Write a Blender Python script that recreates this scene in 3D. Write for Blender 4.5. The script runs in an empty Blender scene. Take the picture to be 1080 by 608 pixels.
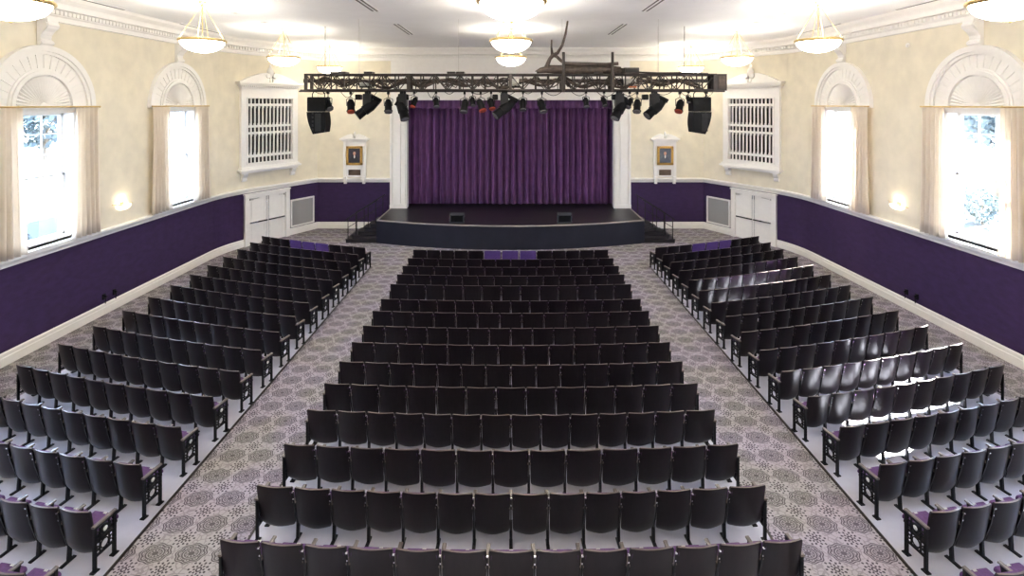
import bpy, math, random
from mathutils import Vector, Matrix
random.seed(7)
PI = math.pi
R = math.radians
F, CX, HY, HC = 549.0, 538.3, 110.0, 6.2          # focal length in px, principal column, horizon row, eye height
scene = bpy.context.scene
col = scene.collection

# ------------------------------------------------------------------ node helpers
class E:
    """tiny expression builder over math nodes"""
    def __init__(s, nt, sock): s.nt, s.s = nt, sock
    def op(s, name, *others):
        n = s.nt.nodes.new('ShaderNodeMath'); n.operation = name
        for i, v in enumerate((s,) + others):
            if isinstance(v, E): s.nt.links.new(v.s, n.inputs[i])
            else: n.inputs[i].default_value = float(v)
        return E(s.nt, n.outputs[0])
    def __add__(s, o): return s.op('ADD', o)
    def __sub__(s, o): return s.op('SUBTRACT', o)
    def __mul__(s, o): return s.op('MULTIPLY', o)
    def __truediv__(s, o): return s.op('DIVIDE', o)
    def fract(s): return s.op('FRACT')
    def abs(s): return s.op('ABSOLUTE')
    def lt(s, o): return s.op('LESS_THAN', o)
    def gt(s, o): return s.op('GREATER_THAN', o)
    def mx(s, o): return s.op('MAXIMUM', o)
    def mn(s, o): return s.op('MINIMUM', o)

def new_mat(name):
    m = bpy.data.materials.new(name); m.use_nodes = True
    nt = m.node_tree; b = nt.nodes['Principled BSDF']
    return m, nt, b

def ramp(nt, fac, stops):
    r = nt.nodes.new('ShaderNodeValToRGB')
    els = r.color_ramp.elements
    els[0].position, els[0].color = stops[0][0], (*stops[0][1], 1)
    els[1].position, els[1].color = stops[-1][0], (*stops[-1][1], 1)
    for p, c in stops[1:-1]:
        e = els.new(p); e.color = (*c, 1)
    nt.links.new(fac, r.inputs[0]); return r

def noise(nt, scale, detail=3, vec=None, rough=0.5):
    n = nt.nodes.new('ShaderNodeTexNoise'); n.inputs['Scale'].default_value = scale
    n.inputs['Detail'].default_value = detail; n.inputs['Roughness'].default_value = rough
    if vec: nt.links.new(vec, n.inputs['Vector'])
    return n

def simple(name, c, rough=0.5, metal=0.0, var=0.12, scale=6, bump=0.0, bscale=60, spec=0.5, coat=0.0, stretch=None):
    m, nt, b = new_mat(name)
    tc = nt.nodes.new('ShaderNodeTexCoord')
    vec = tc.outputs['Object']
    if stretch:
        mp = nt.nodes.new('ShaderNodeMapping'); mp.inputs['Scale'].default_value = stretch
        nt.links.new(vec, mp.inputs[0]); vec = mp.outputs[0]
    n = noise(nt, scale, 3, vec)
    lo = tuple(max(0, x*(1-var)) for x in c); hi = tuple(min(1, x*(1+var)) for x in c)
    r = ramp(nt, n.outputs['Fac'], [(0.3, lo), (0.7, hi)])
    nt.links.new(r.outputs[0], b.inputs['Base Color'])
    b.inputs['Roughness'].default_value = rough; b.inputs['Metallic'].default_value = metal
    b.inputs['Specular IOR Level'].default_value = spec
    b.inputs['Coat Weight'].default_value = coat; b.inputs['Coat Roughness'].default_value = 0.15
    if bump:
        n2 = noise(nt, bscale, 4, vec); bp = nt.nodes.new('ShaderNodeBump')
        bp.inputs['Strength'].default_value = bump; bp.inputs['Distance'].default_value = 0.01
        nt.links.new(n2.outputs['Fac'], bp.inputs['Height']); nt.links.new(bp.outputs[0], b.inputs['Normal'])
    return m

def emit(name, c, s, base=(0.9, 0.88, 0.8)):
    m, nt, b = new_mat(name)
    b.inputs['Base Color'].default_value = (*base, 1)
    b.inputs['Emission Color'].default_value = (*c, 1); b.inputs['Emission Strength'].default_value = s
    b.inputs['Roughness'].default_value = 0.4
    return m

M = {}
M['white'] = simple('white_paint', (0.86, 0.84, 0.80), 0.45, var=0.02)
M['ceiling'] = simple('ceiling_paint', (0.93, 0.925, 0.91), 0.8, var=0.02, scale=1.5)
M['cream'] = simple('cream_wall', (0.77, 0.71, 0.565), 0.75, var=0.06, scale=2.2, bump=0.15, bscale=25)
M['purple_wall'] = simple('purple_fabric_wall', (0.034, 0.0165, 0.060), 0.85, var=0.16, scale=3.5, bump=0.5, bscale=70, spec=0.25, stretch=(1, 1, 2.2))
M['drape'] = simple('drape_cloth', (0.80, 0.74, 0.66), 0.9, var=0.05, scale=5)
def mat_drape():
    m = simple('drape_cloth', (0.92, 0.86, 0.77), 0.9, var=0.04, scale=5); nt = m.node_tree
    out = [n for n in nt.nodes if n.type == 'OUTPUT_MATERIAL'][0]; b = nt.nodes['Principled BSDF']
    mix = nt.nodes.new('ShaderNodeMixShader'); tr = nt.nodes.new('ShaderNodeBsdfTranslucent'); tr.inputs[0].default_value = (0.92, 0.84, 0.73, 1)
    mix.inputs[0].default_value = 0.5; nt.links.new(b.outputs[0], mix.inputs[1]); nt.links.new(tr.outputs[0], mix.inputs[2]); nt.links.new(mix.outputs[0], out.inputs[0])
    return m
M['drape'] = mat_drape()
M['brass'] = simple('brass', (0.62, 0.45, 0.18), 0.3, 0.85, var=0.1)
M['gold'] = simple('gilt', (0.45, 0.26, 0.06), 0.4, 0.5, var=0.35, scale=30)
M['shell'] = simple('seat_back_shell', (0.0075, 0.0048, 0.0062), 0.28, var=0.25, scale=7, spec=0.21, stretch=(3, 3, 0.6))
M['shell_lit_edge'] = simple('seat_back_lit_edge', (0.085, 0.062, 0.055), 0.3, var=0.2, spec=0.6)  # lighter colour paints the light caught by the top rim of the seat back
M['cushion'] = simple('purple_upholstery', (0.085, 0.037, 0.115), 0.8, var=0.2, scale=40, spec=0.3)
M['cushion_bright'] = simple('bright_purple_upholstery', (0.070, 0.034, 0.155), 0.8, var=0.15, scale=30, spec=0.3)
M['iron'] = simple('black_iron', (0.005, 0.005, 0.006), 0.4, 0.0, var=0.2, spec=0.2)
M['arm'] = simple('armrest_wood', (0.11, 0.085, 0.072), 0.28, var=0.25, scale=12, spec=0.6, coat=0.3)
M['chrome'] = simple('bright_metal', (0.75, 0.75, 0.76), 0.25, 1.0, var=0.03)
M['silver'] = simple('silver_medallion', (0.62, 0.62, 0.58), 0.35, 0.4, var=0.3, scale=60)
M['truss'] = simple('truss_metal', (0.034, 0.026, 0.023), 0.45, 0.3, var=0.3, scale=9)
M['black'] = simple('black_housing', (0.006, 0.006, 0.007), 0.45, var=0.2, spec=0.08)
M['grey_black'] = simple('charcoal_housing', (0.012, 0.012, 0.013), 0.5, var=0.2, spec=0.25)
M['stage_black'] = simple('stage_black_paint', (0.010, 0.008, 0.010), 0.42, var=0.35, scale=3, spec=0.45)
M['stage_face'] = simple('stage_front_panel', (0.0105, 0.0105, 0.019), 0.5, var=0.2, scale=1.2, spec=0.25)
M['highlight_nosing'] = simple('stage_highlight_nosing', (0.34, 0.30, 0.27), 0.35, var=0.1)  # pale edge strip; the reflected highlight on the stage edge is in its colour
M['monitor'] = simple('monitor_housing', (0.034, 0.036, 0.045), 0.5, var=0.15)
M['wood_dark'] = simple('driftwood', (0.075, 0.055, 0.045), 0.8, var=0.5, scale=8, bump=0.8, bscale=20)
M['void'] = simple('dark_void', (0.006, 0.003, 0.0025), 0.8)
M['grille'] = simple('grille_cloth', (0.33, 0.325, 0.32), 0.6, var=0.06, scale=90)
M['red'] = simple('red_gel_frame', (0.38, 0.05, 0.02), 0.5)
M['orange'] = simple('orange_label', (0.5, 0.13, 0.04), 0.5)
M['lens'] = simple('glass_lens', (0.12, 0.12, 0.13), 0.08, 0.0, spec=0.8)
M['pale_grey'] = simple('pale_grey_housing', (0.5, 0.48, 0.44), 0.4)
M['plate'] = simple('bronze_plate', (0.09, 0.06, 0.04), 0.35, 0.4)
M['bowl'] = emit('lit_alabaster_bowl', (1.0, 0.93, 0.82), 10.0)
M['sconce'] = emit('lit_sconce_bowl', (1.0, 0.90, 0.72), 1.6)
M['leaf'] = simple('leaf', (0.065, 0.085, 0.085), 0.7, var=0.5, scale=2)
M['bark'] = simple('bark', (0.12, 0.09, 0.06), 0.9, var=0.3)
M['lawn'] = simple('lawn', (0.010, 0.015, 0.011), 0.9, var=0.25, scale=3)
M['pale_path'] = simple('pale_paving', (0.12, 0.12, 0.125), 0.8, var=0.08, scale=2)
M['wire'] = simple('painted_wire', (0.006, 0.006, 0.008), 0.5)
M['concrete'] = None

def mat_concrete():
    m, nt, b = new_mat('polished_concrete')
    tc = nt.nodes.new('ShaderNodeTexCoord')
    n = noise(nt, 1.6, 5, tc.outputs['Object'], 0.6)
    r = ramp(nt, n.outputs['Fac'], [(0.3, (0.44, 0.43, 0.51)), (0.7, (0.54, 0.53, 0.60))])
    nt.links.new(r.outputs[0], b.inputs['Base Color'])
    n2 = noise(nt, 5, 3, tc.outputs['Object'])
    r2 = ramp(nt, n2.outputs['Fac'], [(0.35, (0.28,)*3), (0.7, (0.42,)*3)])
    nt.links.new(r2.outputs[0], b.inputs['Roughness'])
    return m
M['concrete'] = mat_concrete()

def mat_carpet():
    m, nt, b = new_mat('damask_carpet')
    tc = nt.nodes.new('ShaderNodeTexCoord')
    sep = nt.nodes.new('ShaderNodeSeparateXYZ')
    # slight wobble makes the lines look woven
    nt.links.new(tc.outputs['Object'], sep.inputs[0])
    X, Y = E(nt, sep.outputs[0]), E(nt, sep.outputs[1])
    P = 0.50
    u, v = (X - 0.1)/P + 100.5, (Y - 0.18)/P + 100.5
    a, c = u.fract() - 0.5, v.fract() - 0.5                 # medallion cell
    a2, c2 = (u + 0.5).fract() - 0.5, (v + 0.5).fract() - 0.5   # flower cell
    def pol(p, q):
        return (p*p + q*q).op('SQRT'), q.op('ARCTAN2', p)
    r1, t1 = pol(a*0.86, c*1.12)
    r2, t2 = pol(a2, c2)
    def ring(r, rad, w): return (r - rad).abs().lt(w)
    w8 = (t1*8.0).op('COSINE')
    med = ring(r1 - w8*0.018, 0.345, 0.017)
    med = med.mx(ring(r1 - w8*0.020, 0.290, 0.020))
    med = med.mx(ring(r1, 0.205, 0.018))
    med = med.mx(ring(r1, 0.150, 0.012).mx(r1.lt(0.075)))
    med = med.mx(((r1 - 0.11).abs().lt(0.026)) * ((t1*10.0).op('COSINE').gt(0.0)))
    med = med.mx(((r1 - 0.245).abs().lt(0.014)) * ((t1*24.0).op('COSINE').gt(0.1)))
    w4 = (t2*8.0).op('COSINE')
    fl = ring(r2, 0.060, 0.020).mx(((r2 - 0.125).abs().lt(0.030)) * (w4.gt(0.05)))
    fl = fl.mx(((r2 - 0.200).abs().lt(0.034)) * ((t2*8.0 + PI).op('COSINE').gt(0.5)))
    fl = fl.mx(((r2 - 0.272).abs().lt(0.030)) * (w4.gt(0.72)))
    # filigree sprigs between the motifs
    vo = nt.nodes.new('ShaderNodeTexVoronoi'); vo.feature = 'DISTANCE_TO_EDGE'; vo.inputs['Scale'].default_value = 13
    nt.links.new(tc.outputs['Object'], vo.inputs['Vector'])
    far = r1.gt(0.37) * r2.gt(0.32)
    fil = E(nt, vo.outputs['Distance']).lt(0.085) * far
    dark = (med*0.82).mx(fl*0.95).mx(fil * 0.35)
    tint = r1.lt(0.275) * 0.12                              # medallion field slightly darker
    val = (dark * 0.92).mx(tint)
    n = noise(nt, 160, 2, tc.outputs['Object'])
    val = val + (E(nt, n.outputs['Fac']) - 0.5) * 0.15
    n2 = noise(nt, 0.9, 1, tc.outputs['Object'])
    base = ramp(nt, n2.outputs['Fac'], [(0.42, (0.345, 0.310, 0.355)), (0.58, (0.330, 0.308, 0.305))])
    drk = ramp(nt, n2.outputs['Fac'], [(0.42, (0.020, 0.013, 0.026)), (0.58, (0.022, 0.017, 0.016))])
    mx = nt.nodes.new('ShaderNodeMix'); mx.data_type = 'RGBA'
    nt.links.new(val.s, mx.inputs['Factor'])
    nt.links.new(base.outputs[0], mx.inputs['A']); nt.links.new(drk.outputs[0], mx.inputs['B'])
    nt.links.new(mx.outputs['Result'], b.inputs['Base Color'])
    b.inputs['Roughness'].default_value = 0.95; b.inputs['Specular IOR Level'].default_value = 0.1
    return m
M['carpet'] = mat_carpet()

def mat_curtain():
    m, nt, b = new_mat('purple_velvet')
    tc = nt.nodes.new('ShaderNodeTexCoord')
    n = noise(nt, 2.2, 4, tc.outputs['Object'])
    r = ramp(nt, n.outputs['Fac'], [(0.3, (0.076, 0.021, 0.095)), (0.7, (0.128, 0.040, 0.145))])
    nt.links.new(r.outputs[0], b.inputs['Base Color'])
    b.inputs['Roughness'].default_value = 0.7
    b.inputs['Sheen Weight'].default_value = 0.35; b.inputs['Sheen Tint'].default_value = (0.75, 0.45, 0.95, 1)
    return m
M['velvet'] = mat_curtain()

def mat_glass():
    m = bpy.data.materials.new('window_glass'); m.use_nodes = True
    nt = m.node_tree; nt.nodes.clear()
    o = nt.nodes.new('ShaderNodeOutputMaterial'); mix = nt.nodes.new('ShaderNodeMixShader')
    t = nt.nodes.new('ShaderNodeBsdfTransparent'); g = nt.nodes.new('ShaderNodeBsdfGlossy'); g.inputs['Roughness'].default_value = 0.02
    t.inputs[0].default_value = (0.95, 0.98, 1, 1)
    mix.inputs[0].default_value = 0.06
    nt.links.new(t.outputs[0], mix.inputs[1]); nt.links.new(g.outputs[0], mix.inputs[2]); nt.links.new(mix.outputs[0], o.inputs[0])
    return m
M['glass'] = mat_glass()

def mat_portrait(name, coat, bg):
    """a small generic oil portrait: pale head and shirt front over a dark coat, painted on the canvas"""
    m, nt, b = new_mat(name)
    tc = nt.nodes.new('ShaderNodeTexCoord'); sep = nt.nodes.new('ShaderNodeSeparateXYZ')
    nt.links.new(tc.outputs['Object'], sep.inputs[0])
    X, Z = E(nt, sep.outputs[0]), E(nt, sep.outputs[2])
    def ell(cx, cz, rx, rz):
        p, q = (X - cx)/rx, (Z - cz)/rz
        return (p*p + q*q).lt(1.0)
    head = ell(0.0, 0.11, 0.068, 0.09); shirt = ell(0.0, -0.05, 0.035, 0.085); body = ell(0.0, -0.27, 0.23, 0.24)
    cur = None
    def mixc(f, A, B):
        mx = nt.nodes.new('ShaderNodeMix'); mx.data_type = 'RGBA'; nt.links.new(f.s, mx.inputs['Factor'])
        for k, q in (('A', A), ('B', B)):
            if isinstance(q, tuple): mx.inputs[k].default_value = (*q, 1)
            else: nt.links.new(q, mx.inputs[k])
        return mx.outputs['Result']
    n = noise(nt, 9, 3, tc.outputs['Object'])
    bgc = ramp(nt, n.outputs['Fac'], [(0.3, tuple(x*0.6 for x in bg)), (0.7, bg)]).outputs[0]
    o = mixc(body, bgc, coat); o = mixc(shirt, o, (0.72, 0.68, 0.62)); o = mixc(head, o, (0.55, 0.30, 0.20))
    nt.links.new(o, b.inputs['Base Color']); b.inputs['Roughness'].default_value = 0.4
    return m
M['portrait_a'] = mat_portrait('portrait_dark', (0.015, 0.015, 0.02), (0.04, 0.03, 0.045))
M['portrait_b'] = mat_portrait('portrait_blue', (0.05, 0.06, 0.09), (0.09, 0.11, 0.15))

# ------------------------------------------------------------------ mesh builder
class MB:
    def __init__(s): s.v, s.f, s.m, s.sm = [], [], [], []
    def add(s, vs, fs, mi=0, smooth=False):
        o = len(s.v); s.v += [tuple(p) for p in vs]
        for f in fs: s.f.append([i+o for i in f]); s.m.append(mi); s.sm.append(smooth)
    def box(s, a, b, mi=0, T=None):
        (x0, y0, z0), (x1, y1, z1) = a, b
        vs = [Vector(p) for p in ((x0,y0,z0),(x1,y0,z0),(x1,y1,z0),(x0,y1,z0),(x0,y0,z1),(x1,y0,z1),(x1,y1,z1),(x0,y1,z1))]
        if T: vs = [T @ p for p in vs]
        s.add(vs, [(0,3,2,1),(4,5,6,7),(0,1,5,4),(1,2,6,5),(2,3,7,6),(3,0,4,7)], mi)
    def rbox(s, a, b, r, mi=0, T=None, n=2, axis='y'):
        """box with rounded edges round the given axis"""
        (x0, y0, z0), (x1, y1, z1) = a, b
        pts = []
        if axis == 'y': u0,u1,w0,w1 = x0,x1,z0,z1
        elif axis == 'z': u0,u1,w0,w1 = x0,x1,y0,y1
        else: u0,u1,w0,w1 = y0,y1,z0,z1
        for cx, cz, a0 in ((u1-r,w1-r,0),(u0+r,w1-r,90),(u0+r,w0+r,180),(u1-r,w0+r,270)):
            for k in range(n+1):
                an = R(a0 + 90*k/n); pts.append((cx+r*math.cos(an), cz+r*math.sin(an)))
        if axis == 'y': lo=[Vector((p,y0,q)) for p,q in pts]; hi=[Vector((p,y1,q)) for p,q in pts]
        elif axis == 'z': lo=[Vector((p,q,z0)) for p,q in pts]; hi=[Vector((p,q,z1)) for p,q in pts]
        else: lo=[Vector((x0,p,q)) for p,q in pts]; hi=[Vector((x1,p,q)) for p,q in pts]
        vs = lo+hi
        if T: vs = [T @ p for p in vs]
        N = len(pts)
        fs = [tuple(range(N)), tuple(range(2*N-1, N-1, -1))] + [(i, i+N, (i+1)%N+N, (i+1)%N) for i in range(N)]
        s.add(vs, fs, mi)
    def cyl(s, p0, p1, r0, r1=None, n=8, mi=0, cap=True, smooth=True):
        p0, p1 = Vector(p0), Vector(p1); r1 = r0 if r1 is None else r1
        d = (p1-p0).normalized(); a = d.orthogonal().normalized(); b = d.cross(a)
        vs = [p0+(a*math.cos(2*PI*i/n)+b*math.sin(2*PI*i/n))*r0 for i in range(n)]
        vs += [p1+(a*math.cos(2*PI*i/n)+b*math.sin(2*PI*i/n))*r1 for i in range(n)]
        s.add(vs, [(i,(i+1)%n,(i+1)%n+n,i+n) for i in range(n)], mi, smooth)
        if cap: s.add(vs, [tuple(range(n-1,-1,-1)), tuple(range(n,2*n))], mi)
    def tube(s, pts, r, n=6, mi=0):
        pts = [Vector(p) for p in pts]; rs = r if isinstance(r, (list,tuple)) else [r]*len(pts)
        rings = []; a = None
        for i, p in enumerate(pts):
            d = (pts[min(i+1,len(pts)-1)]-pts[max(i-1,0)]).normalized()
            a = d.orthogonal().normalized() if a is None else (a-d*a.dot(d)).normalized()
            b = d.cross(a)
            rings.append([p+(a*math.cos(2*PI*k/n)+b*math.sin(2*PI*k/n))*rs[i] for k in range(n)])
        vs = [v for q in rings for v in q]
        fs = [(i*n+k, i*n+(k+1)%n, (i+1)*n+(k+1)%n, (i+1)*n+k) for i in range(len(pts)-1) for k in range(n)]
        s.add(vs, fs, mi, True)
        s.add(vs[:n], [tuple(range(n-1,-1,-1))], mi); s.add(vs[-n:], [tuple(range(n))], mi)
    def lathe(s, prof, c=(0,0,0), n=24, mi=0, a0=0, a1=2*PI, smooth=True):
        c = Vector(c); full = abs(a1-a0-2*PI) < 1e-6; m = n if full else n+1
        vs = []
        for i in range(m):
            t = a0+(a1-a0)*i/n
            vs += [c+Vector((r*math.cos(t), r*math.sin(t), z)) for r, z in prof]
        k = len(prof); fs = []
        for i in range(n):
            j = (i+1) % m
            for q in range(k-1): fs.append((i*k+q, j*k+q, j*k+q+1, i*k+q+1))
        s.add(vs, fs, mi, smooth)
    def prism(s, poly, T, d, mi=0):
        """extrude a polygon in local XZ by d along local Y, transformed by T"""
        lo = [T @ Vector((x, 0, z)) for x, z in poly]; hi = [T @ Vector((x, d, z)) for x, z in poly]
        N = len(poly)
        s.add(lo+hi, [tuple(range(N)), tuple(range(2*N-1, N-1, -1))] + [(i, i+N, (i+1)%N+N, (i+1)%N) for i in range(N)], mi)
    def sweep(s, path, prof, mi=0, side=1, closed_prof=True):
        """sweep (offset, z) profile along a plan polyline; offset goes to the right of travel times side"""
        P = [Vector(p) for p in path]; k = len(prof); vs = []
        for i, p in enumerate(P):
            ns = []
            if i > 0: d = (P[i]-P[i-1]).normalized(); ns.append(Vector((d.y, -d.x)))
            if i < len(P)-1: d = (P[i+1]-P[i]).normalized(); ns.append(Vector((d.y, -d.x)))
            n = sum(ns, Vector((0,0))).normalized(); n = n/max(0.3, n.dot(ns[0]))*side
            vs += [(p.x+n.x*o, p.y+n.y*o, z) for o, z in prof]
        kk = k if closed_prof else k-1
        fs = [(i*k+q, (i+1)*k+q, (i+1)*k+(q+1)%k, i*k+(q+1)%k) for i in range(len(P)-1) for q in range(kk)]
        s.add(vs, fs, mi)
        if closed_prof: s.add(vs[:k], [tuple(range(k))], mi); s.add(vs[-k:], [tuple(range(k-1,-1,-1))], mi)
    def mesh(s, name, mats):
        me = bpy.data.meshes.new(name); me.from_pydata(s.v, [], s.f)
        for m in mats: me.materials.append(M[m] if isinstance(m, str) else m)
        me.polygons.foreach_set('material_index', s.m); me.polygons.foreach_set('use_smooth', s.sm)
        import bmesh
        bm = bmesh.new(); bm.from_mesh(me); bmesh.ops.recalc_face_normals(bm, faces=bm.faces); bm.to_mesh(me); bm.free()
        me.update(); return me
    def obj(s, name, mats, parent=None, loc=None, rz=0):
        if isinstance(mats, str): mats = [mats]
        o = bpy.data.objects.new(name, s.mesh(name, mats)); col.objects.link(o)
        if loc is not None: o.location = loc
        o.rotation_euler = (0, 0, rz)
        if parent: o.parent = parent
        return o

def tag(o, label, cat, group=None):
    o['label'] = label; o['category'] = cat
    if group: o['group'] = group
    return o
def struct(o, label=None, cat=None):
    o['kind'] = 'structure'
    if label: o['label'] = label
    if cat: o['category'] = cat
    return o
def thing(name, label, cat, loc=(0,0,0), rz=0, group=None, kind=None):
    o = bpy.data.objects.new(name, None); o.empty_display_size = 0.1; col.objects.link(o)
    o.location = loc; o.rotation_euler = (0,0,rz); tag(o, label, cat, group)
    if kind: o['kind'] = kind
    return o
def copy_tree(o, parent=None):
    c = o.copy(); col.objects.link(c); c.parent = parent
    for ch in o.children: copy_tree(ch, c)
    return c
def at(x, y, D):
    return Vector(((x-CX)/F*D, D, HC-(y-HY)/F*D))
def TF(loc, rz): return Matrix.Translation(Vector(loc)) @ Matrix.Rotation(rz, 4, 'Z')
ORD = ['zeroth','first','second','third','fourth','fifth','sixth','seventh','eighth','ninth','tenth','eleventh','twelfth','thirteenth','fourteenth','fifteenth','sixteenth']

# ------------------------------------------------------------------ room shell
W, YB, YE, ZC = 12.0, -3.0, 26.0, 9.0
ZR = 2.32
CORN = (9.65, 26.0)
ANG = math.atan2(11.6-9.65, 26.0-22.6)                     # slant of the diagonal wall bays
YI = 26.0-(W-CORN[0])/math.tan(ANG)
TT = 1.2
def wall_path(sg):
    p = [(-W, YB), (-W, YI-TT)]
    Rr = TT/math.tan(ANG/2); cx, cy = -W+Rr, YI-TT
    for k in range(1, 9):
        t = ANG*k/8; p.append((cx-Rr*math.cos(t), cy+Rr*math.sin(t)))
    p.append((-CORN[0], CORN[1])); p.append((-5.97, CORN[1]))
    return [(x*(1 if sg < 0 else -1), y) for x, y in p]
WIN_Y = [2.51, 7.93, 13.35, 18.77]
WH, WZ0, WZ1 = 0.98, 2.62, 6.02

def build_wall(sg, name):
    mb = MB(); path = wall_path(sg)
    def panel(p, q, z0, z1):
        for a, b, mi in ((z0, min(z1, ZR), 1), (max(z0, ZR), z1, 0)):
            if b - a > 1e-6: mb.add([(p[0],p[1],a),(q[0],q[1],a),(q[0],q[1],b),(p[0],p[1],b)], [(0,1,2,3)], mi)
    x = path[0][0]; y = YB
    for w in WIN_Y:
        panel((x,y),(x,w-WH),0,ZC); panel((x,w-WH),(x,w+WH),0,WZ0); panel((x,w-WH),(x,w+WH),WZ1,ZC); y = w+WH
    panel((x,y),path[1],0,ZC)
    for i in range(1, len(path)-1): panel(path[i], path[i+1], 0, ZC)
    return struct(mb.obj(name, ['cream','purple_wall']))
build_wall(-1, 'wall_left'); build_wall(1, 'wall_right')

mb = MB()   # the end wall over the stage opening plus its dark returns
mb.box((-5.97, 26.0, 6.40), (5.97, 26.3, ZC))
struct(mb.obj('wall_front', ['white']))
mb = MB(); mb.box((-12.2, YB-0.2, 0), (12.2, YB, ZC)); struct(mb.obj('wall_back', ['cream']))
mb = MB(); mb.box((-12.3, YB-0.2, ZC), (12.3, 29.2, ZC+0.15)); struct(mb.obj('ceiling', ['ceiling']))
mb = MB(); mb.box((-12.3, YB-0.2, -0.1), (12.3, 29.2, 0)); struct(mb.obj('floor', ['carpet']))
mb = MB()   # stage house behind the opening
mb.box((-6.6, 28.9, 0), (6.6, 29.1, ZC)); mb.box((-6.8, 26.3, 0), (-6.6, 29.1, ZC)); mb.box((6.6, 26.3, 0), (6.8, 29.1, ZC))
struct(mb.obj('wall_stage', ['void']))

# concrete seating slabs
def slab(name, poly):
    mb = MB(); N = len(poly)
    mb.add([(x,y,0.002) for x,y in poly]+[(x,y,0.012) for x,y in poly], [tuple(range(N)), tuple(range(2*N-1,N-1,-1))]+[(i,i+N,(i+1)%N+N,(i+1)%N) for i in range(N)], 0)
    struct(mb.obj(name, ['concrete']))
slab('floor_center', [(-3.72,YB),(3.72,YB),(3.72,19.55),(-3.72,19.55)])
slab('floor_left', [(-5.32,YB),(-5.32,19.95),(-10.4,21.75),(-10.4,YB)])
slab('floor_right', [(5.32,YB),(10.4,YB),(10.4,21.75),(5.32,19.95)])
for k, x in enumerate((-5.32, -3.72, 3.72, 5.32)):
    mb = MB(); mb.box((x-0.018, YB, 0.0), (x+0.018, 19.6, 0.018)); struct(mb.obj('trim_%d' % (k+1), ['truss']))

# baseboards, chair rails, cornices
tn = 5
for sg, nm in ((-1,'left'),(1,'right')):
    path = wall_path(sg); side = 1 if sg < 0 else -1
    def cut_path(a, b):   # portion of the diagonal bay between two Y values
        return [(p[0], p[1]) for p in path if a-1e-6 <= p[1] <= b+1e-6]
    def diag_pt(y): return (-sg*0 + sg*(CORN[0]+(26.0-y)*math.tan(ANG)), y)
    straight = [p for p in path if p[1] < 22.5] + [diag_pt(22.62)]
    rest = [diag_pt(24.55)] + path[-2:]
    prof = [(0,0),(0.05,0),(0.05,0.20),(0.035,0.215),(0.035,0.29),(0.015,0.32),(0,0.32)]
    mb = MB(); mb.sweep(straight, prof, side=side); mb.sweep(rest, prof, side=side); struct(mb.obj('baseboard_'+nm, ['white']))
    mb = MB(); mb.sweep(path, [(0,2.30),(0.03,2.31),(0.04,2.36),(0.10,2.44),(0.12,2.45),(0.12,2.50),(0.02,2.52),(0,2.52)], side=side)
    struct(mb.obj('trim_%d' % tn, ['white'])); tn += 1
    prof = [(0,8.36),(0.05,8.38),(0.05,8.50),(0.09,8.54),(0.09,8.66),(0.26,8.68),(0.28,8.78),(0.30,8.82),(0.42,8.92),(0.46,9.0),(0,9.0)]
    mb = MB(); mb.sweep(path, prof, side=side)
    # dentils
    for i in range(len(path)-1):
        a, b = Vector(path[i]), Vector(path[i+1]); L = (b-a).length; d = (b-a)/L
        if a.y < 6 and L > 3: a = Vector((a.x, 6.0)); L = (b-a).length
        n = Vector((d.y, -d.x))*side; k = max(1, int(L/0.13))
        for j in range(k):
            c = a+d*(L*(j+0.5)/k)+n*0.13
            T = TF((c.x, c.y, 8.60), math.atan2(d.y, d.x)); mb.box((-0.048,-0.03,-0.045),(0.048,0.03,0.06), T=T)
    struct(mb.obj('trim_%d' % tn, ['white'])); tn += 1

# proscenium surround: pilasters, header and the attic panel
for sg in (-1, 1):
    mb = MB()
    def bx(x0, x1, y0, y1, z0, z1): mb.box((min(sg*x0,sg*x1), y0, z0), (max(sg*x0,sg*x1), y1, z1))
    bx(5.16, 5.98, 25.92, 26.35, 1.02, 6.5); bx(5.22, 5.36, 25.86, 25.93, 1.02, 6.5); bx(5.46, 5.80, 25.86, 25.93, 1.25, 6.4)
    bx(5.88, 5.98, 25.86, 25.93, 1.02, 6.5); bx(5.14, 6.0, 25.84, 25.94, 1.02, 1.2); bx(5.98, 6.0, 25.9, 26.0, 0, 6.5)
    struct(mb.obj('trim_%d' % tn, ['white'])); tn += 1
mb = MB()
mb.box((-6.0, 25.84, 6.42), (6.0, 26.0, 6.52)); mb.box((-5.98, 25.90, 6.52), (5.98, 26.0, 6.80)); mb.box((-6.05, 25.80, 6.80), (6.05, 26.0, 6.92))
mb.box((-5.6, 25.93, 6.92), (5.6, 26.0, 8.4))
for a, b in (((-5.35,7.05),(5.35,7.11)),((-5.35,8.12),(5.35,8.18)),((-5.35,7.05),(-5.29,8.18)),((5.29,7.05),(5.35,8.18))):
    mb.box((a[0], 25.90, a[1]), (b[0], 25.94, b[1]))
mb.sweep([(-5.97,26.0),(5.97,26.0)], [(0,8.36),(0.05,8.38),(0.05,8.50),(0.09,8.54),(0.09,8.66),(0.26,8.68),(0.28,8.78),(0.30,8.82),(0.42,8.92),(0.46,9.0),(0,9.0)], side=1)
for j in range(90): x = -5.9+11.8*j/89; mb.box((x-0.048, 25.85, 8.56), (x+0.048, 25.92, 8.66))
struct(mb.obj('trim_%d' % tn, ['white'])); tn += 1

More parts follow.
